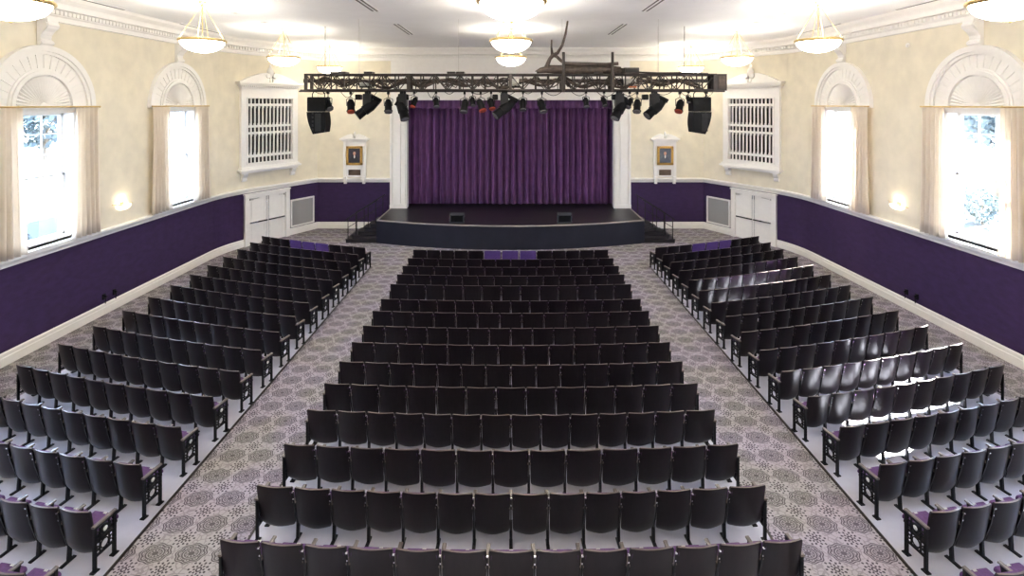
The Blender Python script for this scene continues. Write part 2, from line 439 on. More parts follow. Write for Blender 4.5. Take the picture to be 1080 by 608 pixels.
# ------------------------------------------------------------------ windows
def arc(r, n=28, a0=0, a1=PI, cz=6.14): return [(r*math.cos(a0+(a1-a0)*i/n), cz+r*math.sin(a0+(a1-a0)*i/n)) for i in range(n+1)]
def ringband(mb, T, r0, r1, y0, y1, a0=0, a1=PI, n=28, mi=0):
    o = arc(r1, n, a0, a1); i_ = arc(r0, n, a0, a1)
    for k in range(n):
        q = [o[k], o[k+1], i_[k+1], i_[k]]
        lo = [T @ Vector((x, y0, z)) for x, z in q]; hi = [T @ Vector((x, y1, z)) for x, z in q]
        mb.add(lo+hi, [(0,1,2,3),(7,6,5,4),(0,4,5,1),(1,5,6,2),(2,6,7,3),(3,7,4,0)], mi)
# local frame of a window: x along the wall, y INTO the room, z up
wi = 0
SIDE_NAME = {-1: 'left', 1: 'right'}
def win_T(sg, y):
    # local +y points into the room
    return Matrix.Translation(Vector((sg*W, y, 0))) @ Matrix.Rotation(R(-90) if sg < 0 else R(90), 4, 'Z')
for sg in (-1, 1):
    for k, wy in enumerate(WIN_Y):
        wi += 1; T = win_T(sg, wy)
        root = bpy.data.objects.new('window_%d' % wi, None); col.objects.link(root); root['kind'] = 'structure'; root.matrix_world = T
        I = Matrix.Identity(4)
        mb = MB()   # reveal and casing
        for x0, x1 in ((-WH-0.02, -WH+0.06), (WH-0.06, WH+0.02)): mb.box((x0,-0.42,WZ0),(x1,0.02,WZ1))
        mb.box((-WH,-0.42,WZ1-0.06),(WH,0.02,WZ1+0.02)); mb.box((-WH,-0.42,WZ0-0.06),(WH,0.0,WZ0+0.04))
        for s in (-1, 1): mb.box((s*(WH+0.08)-0.1,0,2.5),(s*(WH+0.08)+0.1,0.035,6.12))
        mb.box((-WH-0.18,0,6.0),(WH+0.18,0.035,6.12)); mb.box((-WH-0.1,0,2.5),(WH+0.1,0.16,2.56))
        mb.obj('window_frame', ['white'], root)
        mb = MB(); hw = WH-0.06; zm = 4.30   # sashes: upper with glazing bars, lower clear
        for z0, z1, yy in ((zm-0.03, WZ1-0.06, -0.30), (WZ0+0.04, zm+0.03, -0.24)):
            for s in (-1, 1): mb.box((s*hw-0.035-0.035*s, yy-0.025, z0), (s*hw+0.035-0.035*s, yy+0.025, z1))
            mb.box((-hw, yy-0.025, z0), (hw, yy+0.025, z0+0.06)); mb.box((-hw, yy-0.025, z1-0.06), (hw, yy+0.025, z1))
        for q in (1, 2): x = -hw+2*hw*q/3; mb.box((x-0.012,-0.315,zm),(x+0.012,-0.285,WZ1-0.06))
        for q in (1, 2): z = zm+(WZ1-0.06-zm)*q/3; mb.box((-hw,-0.315,z-0.012),(hw,-0.285,z+0.012))
        mb.obj('sash', ['white'], root)
        mb = MB(); mb.box((-hw,-0.302,zm),(hw,-0.298,WZ1-0.06)); mb.box((-hw,-0.242,WZ0+0.04),(hw,-0.238,zm)); mb.obj('pane', ['glass'], root)
        if k == 0: continue   # this bay never shows; its opening only brings in the daylight it has
        if k == 1: continue
        mb = MB()   # blind arch: mouldings, voussoir panels and the fan
        ringband(mb, I, 0.0, 1.50, 0.0, 0.03); ringband(mb, I, 1.42, 1.57, 0.0, 0.13); ringband(mb, I, 1.34, 1.42, 0.0, 0.085)
        ringband(mb, I, 0.82, 0.92, 0.0, 0.10); ringband(mb, I, 0.92, 0.98, 0.0, 0.06)
        for q in range(1, 18):
            a = PI*q/18; c, s_ = math.cos(a), math.sin(a); n_ = Vector((-s_, 0, c))
            TT_ = Matrix.Translation(Vector((c*1.16, 0, 6.14+s_*1.16))) @ Matrix.Rotation(-a, 4, 'Y')
            mb.box((-0.17, 0.02, -0.010), (0.17, 0.048, 0.010), T=TT_)
        for q in range(24):
            a = PI*(q+0.5)/24; TT_ = Matrix.Translation(Vector((0, 0, 6.14))) @ Matrix.Rotation(-a, 4, 'Y')
            vs = [TT_ @ Vector(p) for p in ((0.10,0.03,0),(0.78,0.03,-0.045),(0.78,0.03,0.045),(0.78,0.085,0),(0.10,0.04,0))]
            mb.add(vs, [(0,1,3,4),(0,4,3,2),(1,2,3)], 0)
        mb.box((-1.57, 0, 6.08), (1.57, 0.09, 6.16))
        mb.obj('arch_panel', ['white'], root)
        sgn = SIDE_NAME[sg]; wh = 'nearer' if k == 2 else 'farther'
        # scroll keystone
        t = thing('keystone_bracket', 'white scroll bracket above the %s arched window on the %s wall' % (wh, sgn), 'bracket', group='scroll brackets over the windows')
        t.matrix_world = T @ Matrix.Translation(Vector((0,0,7.70)))
        pr = [(0,0),(0.10,0.0),(0.15,0.05),(0.14,0.12),(0.09,0.17),(0.10,0.26),(0.17,0.36),(0.26,0.44),(0.30,0.52),(0.27,0.60),(0.27,0.68),(0,0.68)]
        mb = MB(); TT_ = Matrix.Rotation(R(90), 4, 'Z')
        mb.prism(pr, Matrix.Translation(Vector((0.16,0,0))) @ TT_, 0.32); mb.obj('bracket_body', ['white'], t)
        for s in (-1, 1):
            mb = MB(); mb.cyl((s*0.16,0.19,0.52),(s*0.19,0.19,0.52),0.09,n=14); mb.obj('scroll', ['white'], t)
            mb = MB(); mb.cyl((s*0.16,0.09,0.08),(s*0.19,0.09,0.08),0.06,n=12); mb.obj('scroll', ['white'], t)
        # rod and drapes
        t = thing('curtain_rod', 'slim brass curtain rod below the %s arch on the %s wall' % (wh, sgn), 'curtain rod', group='brass curtain rods')
        t.matrix_world = T @ Matrix.Translation(Vector((0,0,6.13)))
        mb = MB(); mb.cyl((-1.60,0.20,0),(1.60,0.20,0),0.022,n=8); mb.obj('rod', ['brass'], t)
        for s in (-1, 1):
            mb = MB(); mb.lathe([(0.0,-0.03),(0.03,0),(0.0,0.03)], (s*1.62,0.20,0), 8); mb.obj('finial', ['brass'], t)
        for s in (-0.75, 0.75):
            mb = MB(); mb.cyl((s,0.09,0),(s,0.20,0),0.012,n=6); mb.box((s-0.02,0.09,-0.03),(s+0.02,0.10,0.03)); mb.obj('bracket', ['brass'], t)
        for s in (-1, 1):
            # farther from the lens = towards the stage
            toward_stage = (s > 0) == (sg > 0)
            lab = 'cream pleated drape at the %s edge of the %s window on the %s wall' % ('stage side' if toward_stage else 'audience side', wh, sgn)
            mb = MB(); n = 60; nz = 10; vs = []
            a0, a1 = s*0.80, s*1.56
            ph = random.random()*6
            for j in range(nz+1):
                zz = j/nz; z = 6.11-zz*3.56
                for i in range(n+1):
                    u = i/n; fl = 1+0.22*zz**2
                    x = a0*(1-0.04*zz*s*0)+(a1-a0)*(0.5+(u-0.5)*fl)
                    y = 0.20+0.075*math.sin(u*PI*2*5.5+ph+0.5*math.sin(zz*2+u*4))*(0.7+0.5*zz)+0.02*math.sin(u*31+zz)
                    vs.append((x, y, z))
            mb.add(vs, [(j*(n+1)+i, j*(n+1)+i+1, (j+1)*(n+1)+i+1, (j+1)*(n+1)+i) for j in range(nz) for i in range(n)], 0, True)
            o = mb.obj('window_drape', ['drape']); o.matrix_world = T; tag(o, lab, 'curtain', 'cream window drapes')
            md = o.modifiers.new('Solidify', 'SOLIDIFY'); md.thickness = 0.012

# ------------------------------------------------------------------ diagonal bays: doors, wall grille, organ screen
def diag_T(sg, y):
    """frame on the diagonal bay: local x runs left-to-right as seen from the room, y into the room"""
    x = sg*(CORN[0]+(26.0-y)*math.tan(ANG))
    ang = math.atan2(-math.cos(ANG), sg*-math.sin(ANG))    # into-room normal is (-sg*cos, -sin)
    nrm = Vector((-sg*math.cos(ANG), -math.sin(ANG), 0))
    xax = Vector((nrm.y, -nrm.x, 0))
    m = Matrix(((xax.x, nrm.x, 0, x), (xax.y, nrm.y, 0, y), (0, 0, 1, 0), (0, 0, 0, 1)))
    return m
dn = 0
for sg in (-1, 1):
    dn += 1; T = diag_T(sg, 23.58)
    root = bpy.data.objects.new('door_%d' % dn, None); col.objects.link(root); root['kind'] = 'structure'; root.matrix_world = T
    mb = MB(); HW = 1.12
    for s in (-1, 1): mb.box((s*1.02-0.10, 0.0, 0), (s*1.02+0.10, 0.13, 2.14))
    mb.box((-1.12, 0, 2.10), (1.12, 0.13, 2.27)); mb.box((-1.15,0,2.22),(1.15,0.16,2.28))
    mb.obj('door_frame', ['white'], root)
    for s in (-1, 1):
        mb = MB(); a, b = (0.005, 0.91) if s > 0 else (-0.91, -0.005)
        mb.box((a, 0.0, 0.01), (b, 0.045, 2.09))
        for z0, z1 in ((0.18, 0.50), (0.56, 0.86), (1.08, 1.94)):
            mb.box((a+0.13, 0.045, z0), (b-0.13, 0.052, z0+0.02)); mb.box((a+0.13, 0.045, z1-0.02), (b-0.13, 0.052, z1))
            mb.box((a+0.13, 0.045, z0), (a+0.15, 0.052, z1)); mb.box((b-0.15, 0.045, z0), (b-0.13, 0.052, z1))
        d = mb.obj('door_leaf', ['white'], root)
        mb = MB(); mb.box((a+0.04, 0.045, 0.95), (b-0.04, 0.10, 1.01), 0); m_ = (a+b)/2; mb.box((min(m_, s*0.03), 0.10, 0.955), (max(m_, s*0.03), 0.125, 1.005), 1)
        mb.obj('panic_bar', ['chrome', 'black'], d)
        mb = MB(); mb.box((s*0.86-0.14, 0.045, 1.98), (s*0.86+0.02, 0.12, 2.05), 0); mb.cyl((s*0.80,0.10,2.02),(s*0.50,0.18,2.06),0.012,n=6)
        mb.obj('door_closer', ['pale_grey'], d)
        mb = MB(); mb.box((s*0.05-0.015, 0.045, 1.9), (s*0.05+0.015, 0.06, 2.06), 0); mb.cyl((s*0.06,0.06,0.15),(s*0.06,0.06,1.95),0.008,n=6); mb.obj('vertical_rod', ['chrome'], d)
    # wall grille
    T = diag_T(sg, 25.22)
    t = thing('wall_grille', 'square grey speaker grille in white frame beside the %s double doors' % SIDE_NAME[sg], 'wall grille', group='speaker grilles by the doors'); t.matrix_world = T
    mb = MB(); hw, z0, z1 = 0.67, 0.36, 1.66
    for a, b in (((-hw,z0),(hw,z0+0.07)),((-hw,z1-0.07),(hw,z1)),((-hw,z0),(-hw+0.07,z1)),((hw-0.07,z0),(hw,z1))): mb.box((a[0],0,a[1]),(b[0],0.07,b[1]))
    mb.obj('grille_frame', ['white'], t)
    mb = MB(); mb.box((-hw+0.06, 0, z0+0.06), (hw-0.06, 0.035, z1-0.06))
    for q in range(24): x = -hw+0.09+q*(2*hw-0.18)/23; mb.box((x-0.006,0.035,z0+0.07),(x+0.006,0.045,z1-0.07))
    mb.obj('grille_face', ['grille'], t)
    # organ screen
    T = diag_T(sg, 23.65)
    t = thing('organ_screen', 'tall white pedimented organ screen with dark openings above the %s double doors' % SIDE_NAME[sg], 'organ screen', group='organ screens on the angled walls'); t.matrix_world = T
    mb = MB(); hw = 1.42
    gx, gz0, gz1 = 1.12, 3.62, 6.45
    mb.box((-hw,0,3.45),(-gx,0.20,6.95)); mb.box((gx,0,3.45),(hw,0.20,6.95)); mb.box((-gx,0,3.45),(gx,0.20,gz0)); mb.box((-gx,0,gz1),(gx,0.20,6.95))
    for a, b in (((-gx-0.06,gz0-0.05),(gx+0.06,gz0)),((-gx-0.06,gz1),(gx+0.06,gz1+0.05)),((-gx-0.06,gz0),(-gx,gz1)),((gx,gz0),(gx+0.06,gz1))): mb.box((a[0],0.20,a[1]),(b[0],0.235,b[1]))
    mb.obj('screen_body', ['white'], t)
    mb = MB(); mb.box((-gx,0.005,gz0),(gx,0.02,gz1)); mb.obj('dark_backing', ['void'], t)
    mb = MB(); nv = 12; H = gz1-gz0
    lv = [0, 0.075, 0.095+0.02, 0.44, 0.475, 0.555, 0.59, 0.895, 0.925, 1.0]
    for q in range(nv+1):
        x = -gx+2*gx*q/nv; w = 0.025
        mb.box((x-w,0.10,gz0),(x+w,0.16,gz1))
    for a, b in ((0.085,0.125),(0.445,0.48),(0.55,0.585),(0.88,0.92)):
        mb.box((-gx,0.09,gz0+H*a),(gx,0.17,gz0+H*b))
    for q in range(nv):    # turned spindles seen in the dark openings
        x = -gx+2*gx*(q+0.5)/nv
        for a, b in ((0.125,0.445),(0.585,0.88)):
            mb.cyl((x-0.045,0.13,gz0+H*a),(x-0.045,0.13,gz0+H*(a+0.03)),0.02,n=5,cap=False)
            mb.cyl((x+0.045,0.13,gz0+H*(b-0.03)),(x+0.045,0.13,gz0+H*b),0.02,n=5,cap=False)
    mb.obj('spindle_lattice', ['white'], t)
    mb = MB()
    mb.box((-hw-0.06,0,6.95),(hw+0.06,0.26,7.02)); mb.box((-hw-0.14,0,7.02),(hw+0.14,0.33,7.10)); mb.box((-hw-0.20,0,7.10),(hw+0.20,0.40,7.18))
    for q in range(30): x = -hw+2*hw*q/29; mb.box((x-0.025,0.26,6.95),(x+0.025,0.30,7.01))
    mb.obj('cornice', ['white'], t)
    mb = MB()
    for s in (-1, 1):   # broken swan-neck pediment
        pts = [(s*(hw+0.12),7.18),(s*0.10,7.18),(s*0.10,7.36),(s*0.20,7.34),(s*0.26,7.46),(s*0.18,7.60)]
        pts += [(s*(0.30+0.1*q), 7.60-0.40*(q/11)**1.4) for q in range(0, 12)]
        if s < 0: pts = pts[::-1]
        mb.prism(pts, Matrix.Identity(4), 0.22)
        mb.cyl((s*0.17,0.0,7.48),(s*0.17,0.26,7.48),0.10,n=14)
    mb.obj('pediment', ['white'], t)
    mb = MB(); mb.lathe([(0.0,7.18),(0.09,7.18),(0.07,7.32),(0.05,7.40),(0.12,7.52),(0.15,7.66),(0.11,7.80),(0.05,7.88),(0.06,7.94),(0.0,8.04)], (0,0.14,0), 14)
    mb.obj('urn_finial', ['white'], t)
    mb = MB(); mb.box((-hw-0.10,0,3.30),(hw+0.10,0.34,3.38)); mb.box((-hw-0.04,0,3.38),(hw+0.04,0.28,3.46)); mb.box((-hw,0,3.20),(hw,0.22,3.30)); mb.obj('sill', ['white'], t)
    for s in (-1, 1):
        mb = MB(); pr = [(0,2.84),(0.08,2.84),(0.13,2.90),(0.12,3.0),(0.19,3.08),(0.22,3.16),(0.22,3.20),(0,3.20)]
        mb.prism(pr, Matrix.Translation(Vector((s*1.22+0.11,0,0))) @ Matrix.Rotation(R(90),4,'Z'), 0.22); mb.obj('bracket', ['white'], t)

# ------------------------------------------------------------------ portraits in white niches
for sg, x, mt, desc in ((-1, -7.76, 'portrait_a', 'dark-coated sitter'), (1, 7.70, 'portrait_b', 'sitter in blue grey')):
    t = thing('portrait_niche', 'white pedimented wall plaque with brackets holding a portrait %s of the stage' % SIDE_NAME[sg], 'wall plaque', (x, 26.0, 0), group='portrait plaques beside the stage')
    t.rotation_euler = (0, 0, PI)
    mb = MB(); mb.box((-0.56,0,2.56),(0.56,0.08,4.34)); mb.box((-0.56,0.08,2.56),(-0.44,0.10,4.3)); mb.box((0.44,0.08,2.56),(0.56,0.10,4.3)); mb.obj('plaque_body', ['white'], t)
    mb = MB(); mb.box((-0.62,0,4.34),(0.62,0.14,4.42)); mb.box((-0.72,0,4.42),(0.72,0.20,4.50)); mb.obj('cornice', ['white'], t)
    mb = MB()
    for s in (-1, 1):
        pts = [(s*0.66,4.50),(s*0.06,4.50),(s*0.06,4.58),(s*0.12,4.58),(s*0.12,4.70)]+[(s*(0.18+0.06*q),4.72-0.20*(q/8)**1.5) for q in range(9)]
        if s < 0: pts = pts[::-1]
        mb.prism(pts, Matrix.Identity(4), 0.12); mb.cyl((s*0.10,0,4.64),(s*0.10,0.14,4.64),0.05,n=12)
    mb.obj('pediment', ['white'], t)
    mb = MB(); mb.lathe([(0,4.50),(0.05,4.50),(0.03,4.62),(0.07,4.70),(0.05,4.78),(0,4.86)],(0,0.07,0),12); mb.obj('finial', ['white'], t)
    for s in (-1, 1):
        mb = MB(); mb.box((s*0.46-0.08,0,2.38),(s*0.46+0.08,0.17,2.60)); mb.box((s*0.46-0.06,0,2.24),(s*0.46+0.06,0.13,2.38)); mb.obj('bracket', ['white'], t)
    mb = MB(); mb.box((-0.30,0.08,2.66),(0.30,0.10,2.94)); mb.obj('nameplate', ['plate'], t)
    p = thing('portrait_painting', 'gilt framed oil portrait of a %s %s of the stage' % (desc, SIDE_NAME[sg]), 'painting', (x, 25.92, 3.64), group='framed portraits'); p.rotation_euler = (0,0,PI)
    mb = MB()
    for a, b in (((-0.40,-0.47),(0.40,-0.36)),((-0.40,0.36),(0.40,0.47)),((-0.40,-0.47),(-0.29,0.47)),((0.29,-0.47),(0.40,0.47))): mb.box((a[0],0,a[1]),(b[0],0.07,b[1]))
    mb.obj('picture_frame', ['gold'], p)
    mb = MB(); mb.box((-0.30,0.005,-0.37),(0.30,0.03,0.37)); mb.obj('canvas', [mt], p)

# ------------------------------------------------------------------ stage
st = thing('stage', 'raised black stage with curved bow front before the purple curtain', 'stage', (0, 22.2, 0))
arc_pts = []
NS = 40
for i in range(NS+1):
    x = -5.95+11.9*i/NS; arc_pts.append((x, 22.16+1.09*(x/5.95)**2-22.2))
back = 28.8-22.2
mb = MB(); poly = arc_pts+[(5.95,3.66),(5.95,4.15),(6.55,4.15),(6.55,back),(-6.55,back),(-6.55,4.15),(-5.95,4.15),(-5.95,3.66)]
N = len(poly)
mb.add([(x,y,0.96) for x,y in poly]+[(x,y,1.02) for x,y in poly], [tuple(range(N)), tuple(range(2*N-1,N-1,-1))]+[(i,i+N,(i+1)%N+N,(i+1)%N) for i in range(N)])
mb.obj('stage_floor', ['stage_black'], st)
mb = MB(); front = [(-5.93,3.7)]+[(x*0.997,y+0.02) for x,y in arc_pts]+[(5.93,3.7)]
mb.sweep(front, [(0,0),(0.0,0.96),(-0.05,0.96),(-0.05,0)], side=-1)
for q in range(1, 8):
    x = -5.9+11.8*q/8; y = 1.09*(x/5.95)**2-0.04
    mb.box((x-0.006, y-0.004+0.0, 0.02), (x+0.006, y+0.03, 0.95))
mb.obj('stage_front', ['stage_face'], st)
mb = MB(); mb.sweep([(-5.96,3.66)]+arc_pts+[(5.96,3.66)], [(0.02,0.985),(0.02,1.03),(-0.05,1.03),(-0.05,0.985)], side=1); mb.obj('highlight_nosing', ['highlight_nosing'], st)
for sg in (-1, 1):
    t = thing('stage_stairs', 'black wooden steps with iron handrails up the %s side of the stage' % SIDE_NAME[sg], 'stairs', (sg*5.97, 23.25, 0), group='stairs to the stage')
    mb = MB(); w = 0.276
    for k in range(5):
        x1 = 1.38-k*w; x0 = max(0.0, x1-w)
        mb.box((min(sg*0.0,sg*x1), 0, 0.17*k if k else 0), (max(0, sg*x1), 1.45, 0.17*(k+1)-0.025))
        mb.box((min(sg*(x0-0.0),sg*(x1+0.02)), -0.01, 0.17*(k+1)-0.03), (max(sg*x0,sg*(x1+0.02)), 1.46, 0.17*(k+1)))
    mb.obj('steps', ['stage_black'], t)
    for yy in (0.06, 1.38):
        mb = MB(); top = lambda x: 1.90-0.62*x
        xs = (0.06, 0.40, 0.95, 1.30)
        for x in xs:
            zb = 0.17*(5-int(x/w)); mb.cyl((sg*x, yy, zb), (sg*x, yy, top(x)), 0.020, n=6)
        mb.tube([(sg*-0.05,yy,1.93),(sg*0.06,yy,top(0.06)),(sg*1.30,yy,top(1.30)),(sg*1.40,yy,top(1.40)-0.03)], 0.026)
        mb.tube([(sg*0.06,yy,top(0.06)-0.42),(sg*1.30,yy,top(1.30)-0.42)], 0.013)
        mb.obj('handrail', ['iron'], t)
for x, nm in ((-2.33,'left'),(2.37,'right')):
    t = thing('stage_monitor', 'black wedge monitor speaker on the stage lip, %s of centre' % nm, 'speaker', (x, 22.85, 1.02), group='floor monitors on the stage')
    mb = MB(); T = Matrix.Translation(Vector((-0.31,0,0))) @ Matrix.Rotation(R(90),4,'Z')
    pr = [(-0.16,0),(0.30,0),(0.30,0.16),(0.02,0.42),(-0.16,0.36)]
    mb.prism([(a,b) for a,b in pr], Matrix.Translation(Vector((0.31,0,0))) @ Matrix.Rotation(R(90),4,'Z'), 0.62); mb.obj('cabinet', ['monitor'], t)
    mb = MB(); mb.box((-0.26,-0.18,0.05),(0.26,-0.158,0.32)); mb.obj('handle_plate', ['black'], t)
    for s in (-1,1):
        mb = MB(); mb.box((s*0.325-0.012,-0.12,0.08),(s*0.325+0.012,0.1,0.2)); mb.obj('side_handle', ['chrome' if s < 0 else 'black'], t)

# house curtain
def curtain(name, x0, x1, z0, z1, y, amp, folds, parent=None, mat='velvet', seed=1, scallop=0.02):
    rnd = random.Random(seed); mb = MB(); n = folds*10; nz = 8; ph = [rnd.uniform(-0.9,0.9) for _ in range(folds+2)]; am = [rnd.uniform(0.5,1.25) for _ in range(folds+2)]
    vs = []
    for j in range(nz+1):
        zz = j/nz
        for i in range(n+1):
            u = i/n; f = u*folds; k = int(min(f, folds-0.001)); fr = f-k
            a = am[k]*(1-fr)+am[k+1]*fr; p = ph[k]*(1-fr)+ph[k+1]*fr
            yy = y-amp*a*math.cos(2*PI*f+p*0.8+0.25*zz*math.sin(k))-0.03*math.sin(f*0.9)
            vs.append((x0+(x1-x0)*u, yy, z1+(z0-z1)*zz+(scallop*math.cos(2*PI*f+p) if j == nz else 0)))
    mb.add(vs, [(j*(n+1)+i, j*(n+1)+i+1, (j+1)*(n+1)+i+1, (j+1)*(n+1)+i) for j in range(nz) for i in range(n)], 0, True)
    o = mb.obj(name, [mat], parent); md = o.modifiers.new('Solidify','SOLIDIFY'); md.thickness = 0.02
    return o
ct = thing('stage_curtain', 'closed deep purple velvet stage curtain hanging in heavy folds', 'curtain', (0, 26.85, 1.02))
o = curtain('drape_panel', -5.6, 5.6, 1.06-1.02, 6.7-1.02, 0, 0.19, 33, ct, seed=3)
o = curtain('valance', -5.6, 5.6, 5.98-1.02, 6.75-1.02, -0.32, 0.07, 36, ct, seed=5)
mb = MB()
for sg in (-1,1): mb.box((min(sg*5.10,sg*5.7),26.42,1.03),(max(sg*5.10,sg*5.7),26.46,6.8))
for k, sg in enumerate((-1,1)):
    mb = MB(); mb.box((min(sg*5.16,sg*5.9),26.40,1.03),(max(sg*5.16,sg*5.9),26.43,6.7)); tag(mb.obj('masking_leg', ['void']), 'narrow black masking leg at the %s edge of the purple curtain' % SIDE_NAME[sg], 'stage masking', 'black masking legs')

# ------------------------------------------------------------------ pendants, sconces, ceiling fittings
ZRIM = 7.93
def pendant_proto():
    t = thing('pendant_lamp', 'x', 'ceiling lamp')
    mb = MB(); prof = [(0.0,-0.325)]+[(0.545*math.sin(a), -0.325*math.cos(a)) for a in [PI/2*q/10 for q in range(1,11)]]+[(0.52,0.0)]+[(0.52*math.sin(a), -0.30*math.cos(a)) for a in [PI/2*q/8 for q in range(7,-1,-1)]]
    mb.lathe(prof, (0,0,0), 36); mb.obj('bowl', ['bowl'], t)
    mb = MB(); mb.lathe([(0.53,-0.03),(0.585,-0.03),(0.60,0.0),(0.585,0.035),(0.53,0.035),(0.53,-0.03)], (0,0,0), 36); mb.obj('brass_rim', ['brass'], t)
    for q in range(4):
        a = PI/4+q*PI/2; mb = MB(); mb.cyl((0.56*math.cos(a),0.56*math.sin(a),0.03),(0.03*math.cos(a),0.03*math.sin(a),0.96),0.008,n=5); mb.obj('suspension_rod', ['brass'], t)
    mb = MB(); mb.cyl((0,0,-0.3),(0,0,1.02),0.012,n=6); mb.lathe([(0,0.92),(0.04,0.94),(0.05,0.98),(0.02,1.0)],n=10); mb.lathe([(0.0,1.0),(0.09,1.03),(0.11,1.07),(0,1.07)],n=14); mb.obj('stem', ['brass'], t)
    mb = MB(); mb.lathe([(0,-0.37),(0.02,-0.36),(0.025,-0.335),(0,-0.325)],n=8); mb.obj('finial', ['brass'], t)
    return t
pp = pendant_proto(); first = True
rows_l = ['nearest', 'second', 'third', 'farthest']
colnm = {-8.4: 'left', 0.02: 'middle', 8.4: 'right'}
for X in (-8.4, 0.02, 8.4):
    Ys = [8.75, 14.2, 19.3] + ([24.2] if abs(X) > 1 else [])
    for k, Y in enumerate(Ys):
        t = pp if first else copy_tree(pp); first = False
        t.location = (X, Y, ZRIM)
        w = rows_l[k] if k < len(Ys)-1 else 'farthest'
        t['label'] = 'lit alabaster bowl pendant with brass rim, %s of the %s row' % (w, colnm[X]); t['category'] = 'ceiling lamp'; t['group'] = 'bowl pendant lamps'
        ld = bpy.data.lights.new('lamp_bulb', 'POINT'); ld.energy = 80 if Y < 16 else 58 if Y < 22 else 16; ld.color = (1.0, 0.94, 0.85); ld.shadow_soft_size = 0.12
        lo = bpy.data.objects.new('lamp_bulb', ld); col.objects.link(lo); lo.location = (X, Y, ZRIM-0.02)
for X in (-8.4, 0.02, 8.4):      # unseen lamps added for fill light, carrying the rows over the rear seats
    for Y in (3.4, -1.6):
        t = copy_tree(pp); t.location = (X, Y, ZRIM)
        t['label'] = 'unseen alabaster bowl pendant added as fill light over the rear of the hall'; t['category'] = 'ceiling lamp'; t['group'] = 'added fill pendants over the rear seats'
        ld = bpy.data.lights.new('lamp_bulb', 'POINT'); ld.energy = 80 if Y < 16 else 58 if Y < 22 else 16; ld.color = (1.0, 0.94, 0.85); ld.shadow_soft_size = 0.12
        lo = bpy.data.objects.new('lamp_bulb', ld); col.objects.link(lo); lo.location = (X, Y, ZRIM-0.02)
for sg in (-1, 1):
    t = thing('wall_sconce', 'lit half bowl wall sconce between the windows on the %s wall' % SIDE_NAME[sg], 'wall lamp', group='wall sconces')
    t.matrix_world = win_T(sg, 16.06) @ Matrix.Translation(Vector((0,0,3.10)))
    mb = MB(); prof = [(0.0,-0.17)]+[(0.25*math.sin(PI/2*q/7), -0.17*math.cos(PI/2*q/7)) for q in range(1,8)]+[(0.235,0)]
    mb.lathe(prof, (0,0.0,0), 18, a0=0, a1=PI); mb.obj('bowl', ['sconce'], t)
    mb = MB(); mb.tube([(-0.42,0.04,-0.02),(-0.25,0.10,0.01),(0,0.25,0.02),(0.25,0.10,0.03),(0.42,0.04,0.06)],0.012); mb.obj('brass_band', ['brass'], t)
    mb = MB(); mb.box((-0.06,0,-0.08),(0.06,0.03,0.08)); mb.obj('back_plate', ['brass'], t)
    ld = bpy.data.lights.new('sconce_bulb', 'POINT'); ld.energy = 3.5; ld.color = (1,0.85,0.62); ld.shadow_soft_size = 0.05
    lo = bpy.data.objects.new('sconce_bulb', ld); col.objects.link(lo); lo.location = (sg*(W-0.14), 16.06, 3.20)
# slot diffusers
SL = []
for X, ya, yb, nm, wh in ((-4.05,12.2,15.6,'left','nearer'),(-3.98,18.1,20.8,'left','farther'),(4.02,12.2,15.6,'right','nearer'),(3.98,18.1,20.8,'right','farther')):
    t = thing('slot_vent', 'twin dark slot air vent in the ceiling, %s one %s of the middle lamps' % (wh, nm), 'air vent', (X, (ya+yb)/2, ZC), group='twin slot vents in the ceiling')
    h = (yb-ya)/2; mb = MB(); mb.box((-0.13,-h-0.03,-0.012),(0.13,h+0.03,0)); mb.obj('vent_frame', ['ceiling'], t)
    for s in (-1,1): mb = MB(); mb.box((s*0.065-0.025,-h,-0.018),(s*0.065+0.025,h,-0.012)); mb.obj('slot', ['truss'], t)
for sg in (-1,1):
    for ya, yb, wh in ((9.5,15.4,'nearer'),(18.0,20.6,'farther')):
        t = thing('linear_vent', 'single thin dark ceiling slot by the %s cornice, the %s one' % (SIDE_NAME[sg], wh), 'air vent', (sg*11.42,(ya+yb)/2,ZC), group='thin slots beside the cornices')
        h = (yb-ya)/2; mb = MB(); mb.box((-0.07,-h-0.03,-0.01),(0.07,h+0.03,0)); mb.obj('vent_frame', ['ceiling'], t)
        mb = MB(); mb.box((-0.03,-h,-0.015),(0.03,h,-0.01)); mb.obj('slot', ['truss'], t)
    for Y, wh in ((15.9,'nearer'),(17.8,'farther')):  # ceiling sprinklers in line with the side lamps
        t = thing('ceiling_sprinkler', 'small brassy recessed ceiling sprinkler near the %s lamps, the %s one' % (SIDE_NAME[sg], wh), 'ceiling sprinkler', (sg*8.4,Y,ZC), group='small ceiling sprinklers')
        mb = MB(); mb.lathe([(0.07,-0.02),(0.12,-0.02),(0.13,0)],n=16); mb.obj('trim_ring', ['white'], t)
        mb = MB(); mb.lathe([(0,-0.01),(0.075,-0.01)],n=16); mb.obj('sprinkler_head', ['plate'], t)
t = thing('smoke_detector', 'small round white detector high on the right cream wall', 'detector', (12.0, 15.7, 7.98))
mb = MB(); mb.cyl((0,0,0),(-0.03,0,0),0.07,n=16); mb.obj('base', ['white'], t); mb = MB(); mb.cyl((-0.03,0,0),(-0.06,0,0),0.055,0.04,n=16); mb.obj('sensor_cap', ['white'], t)
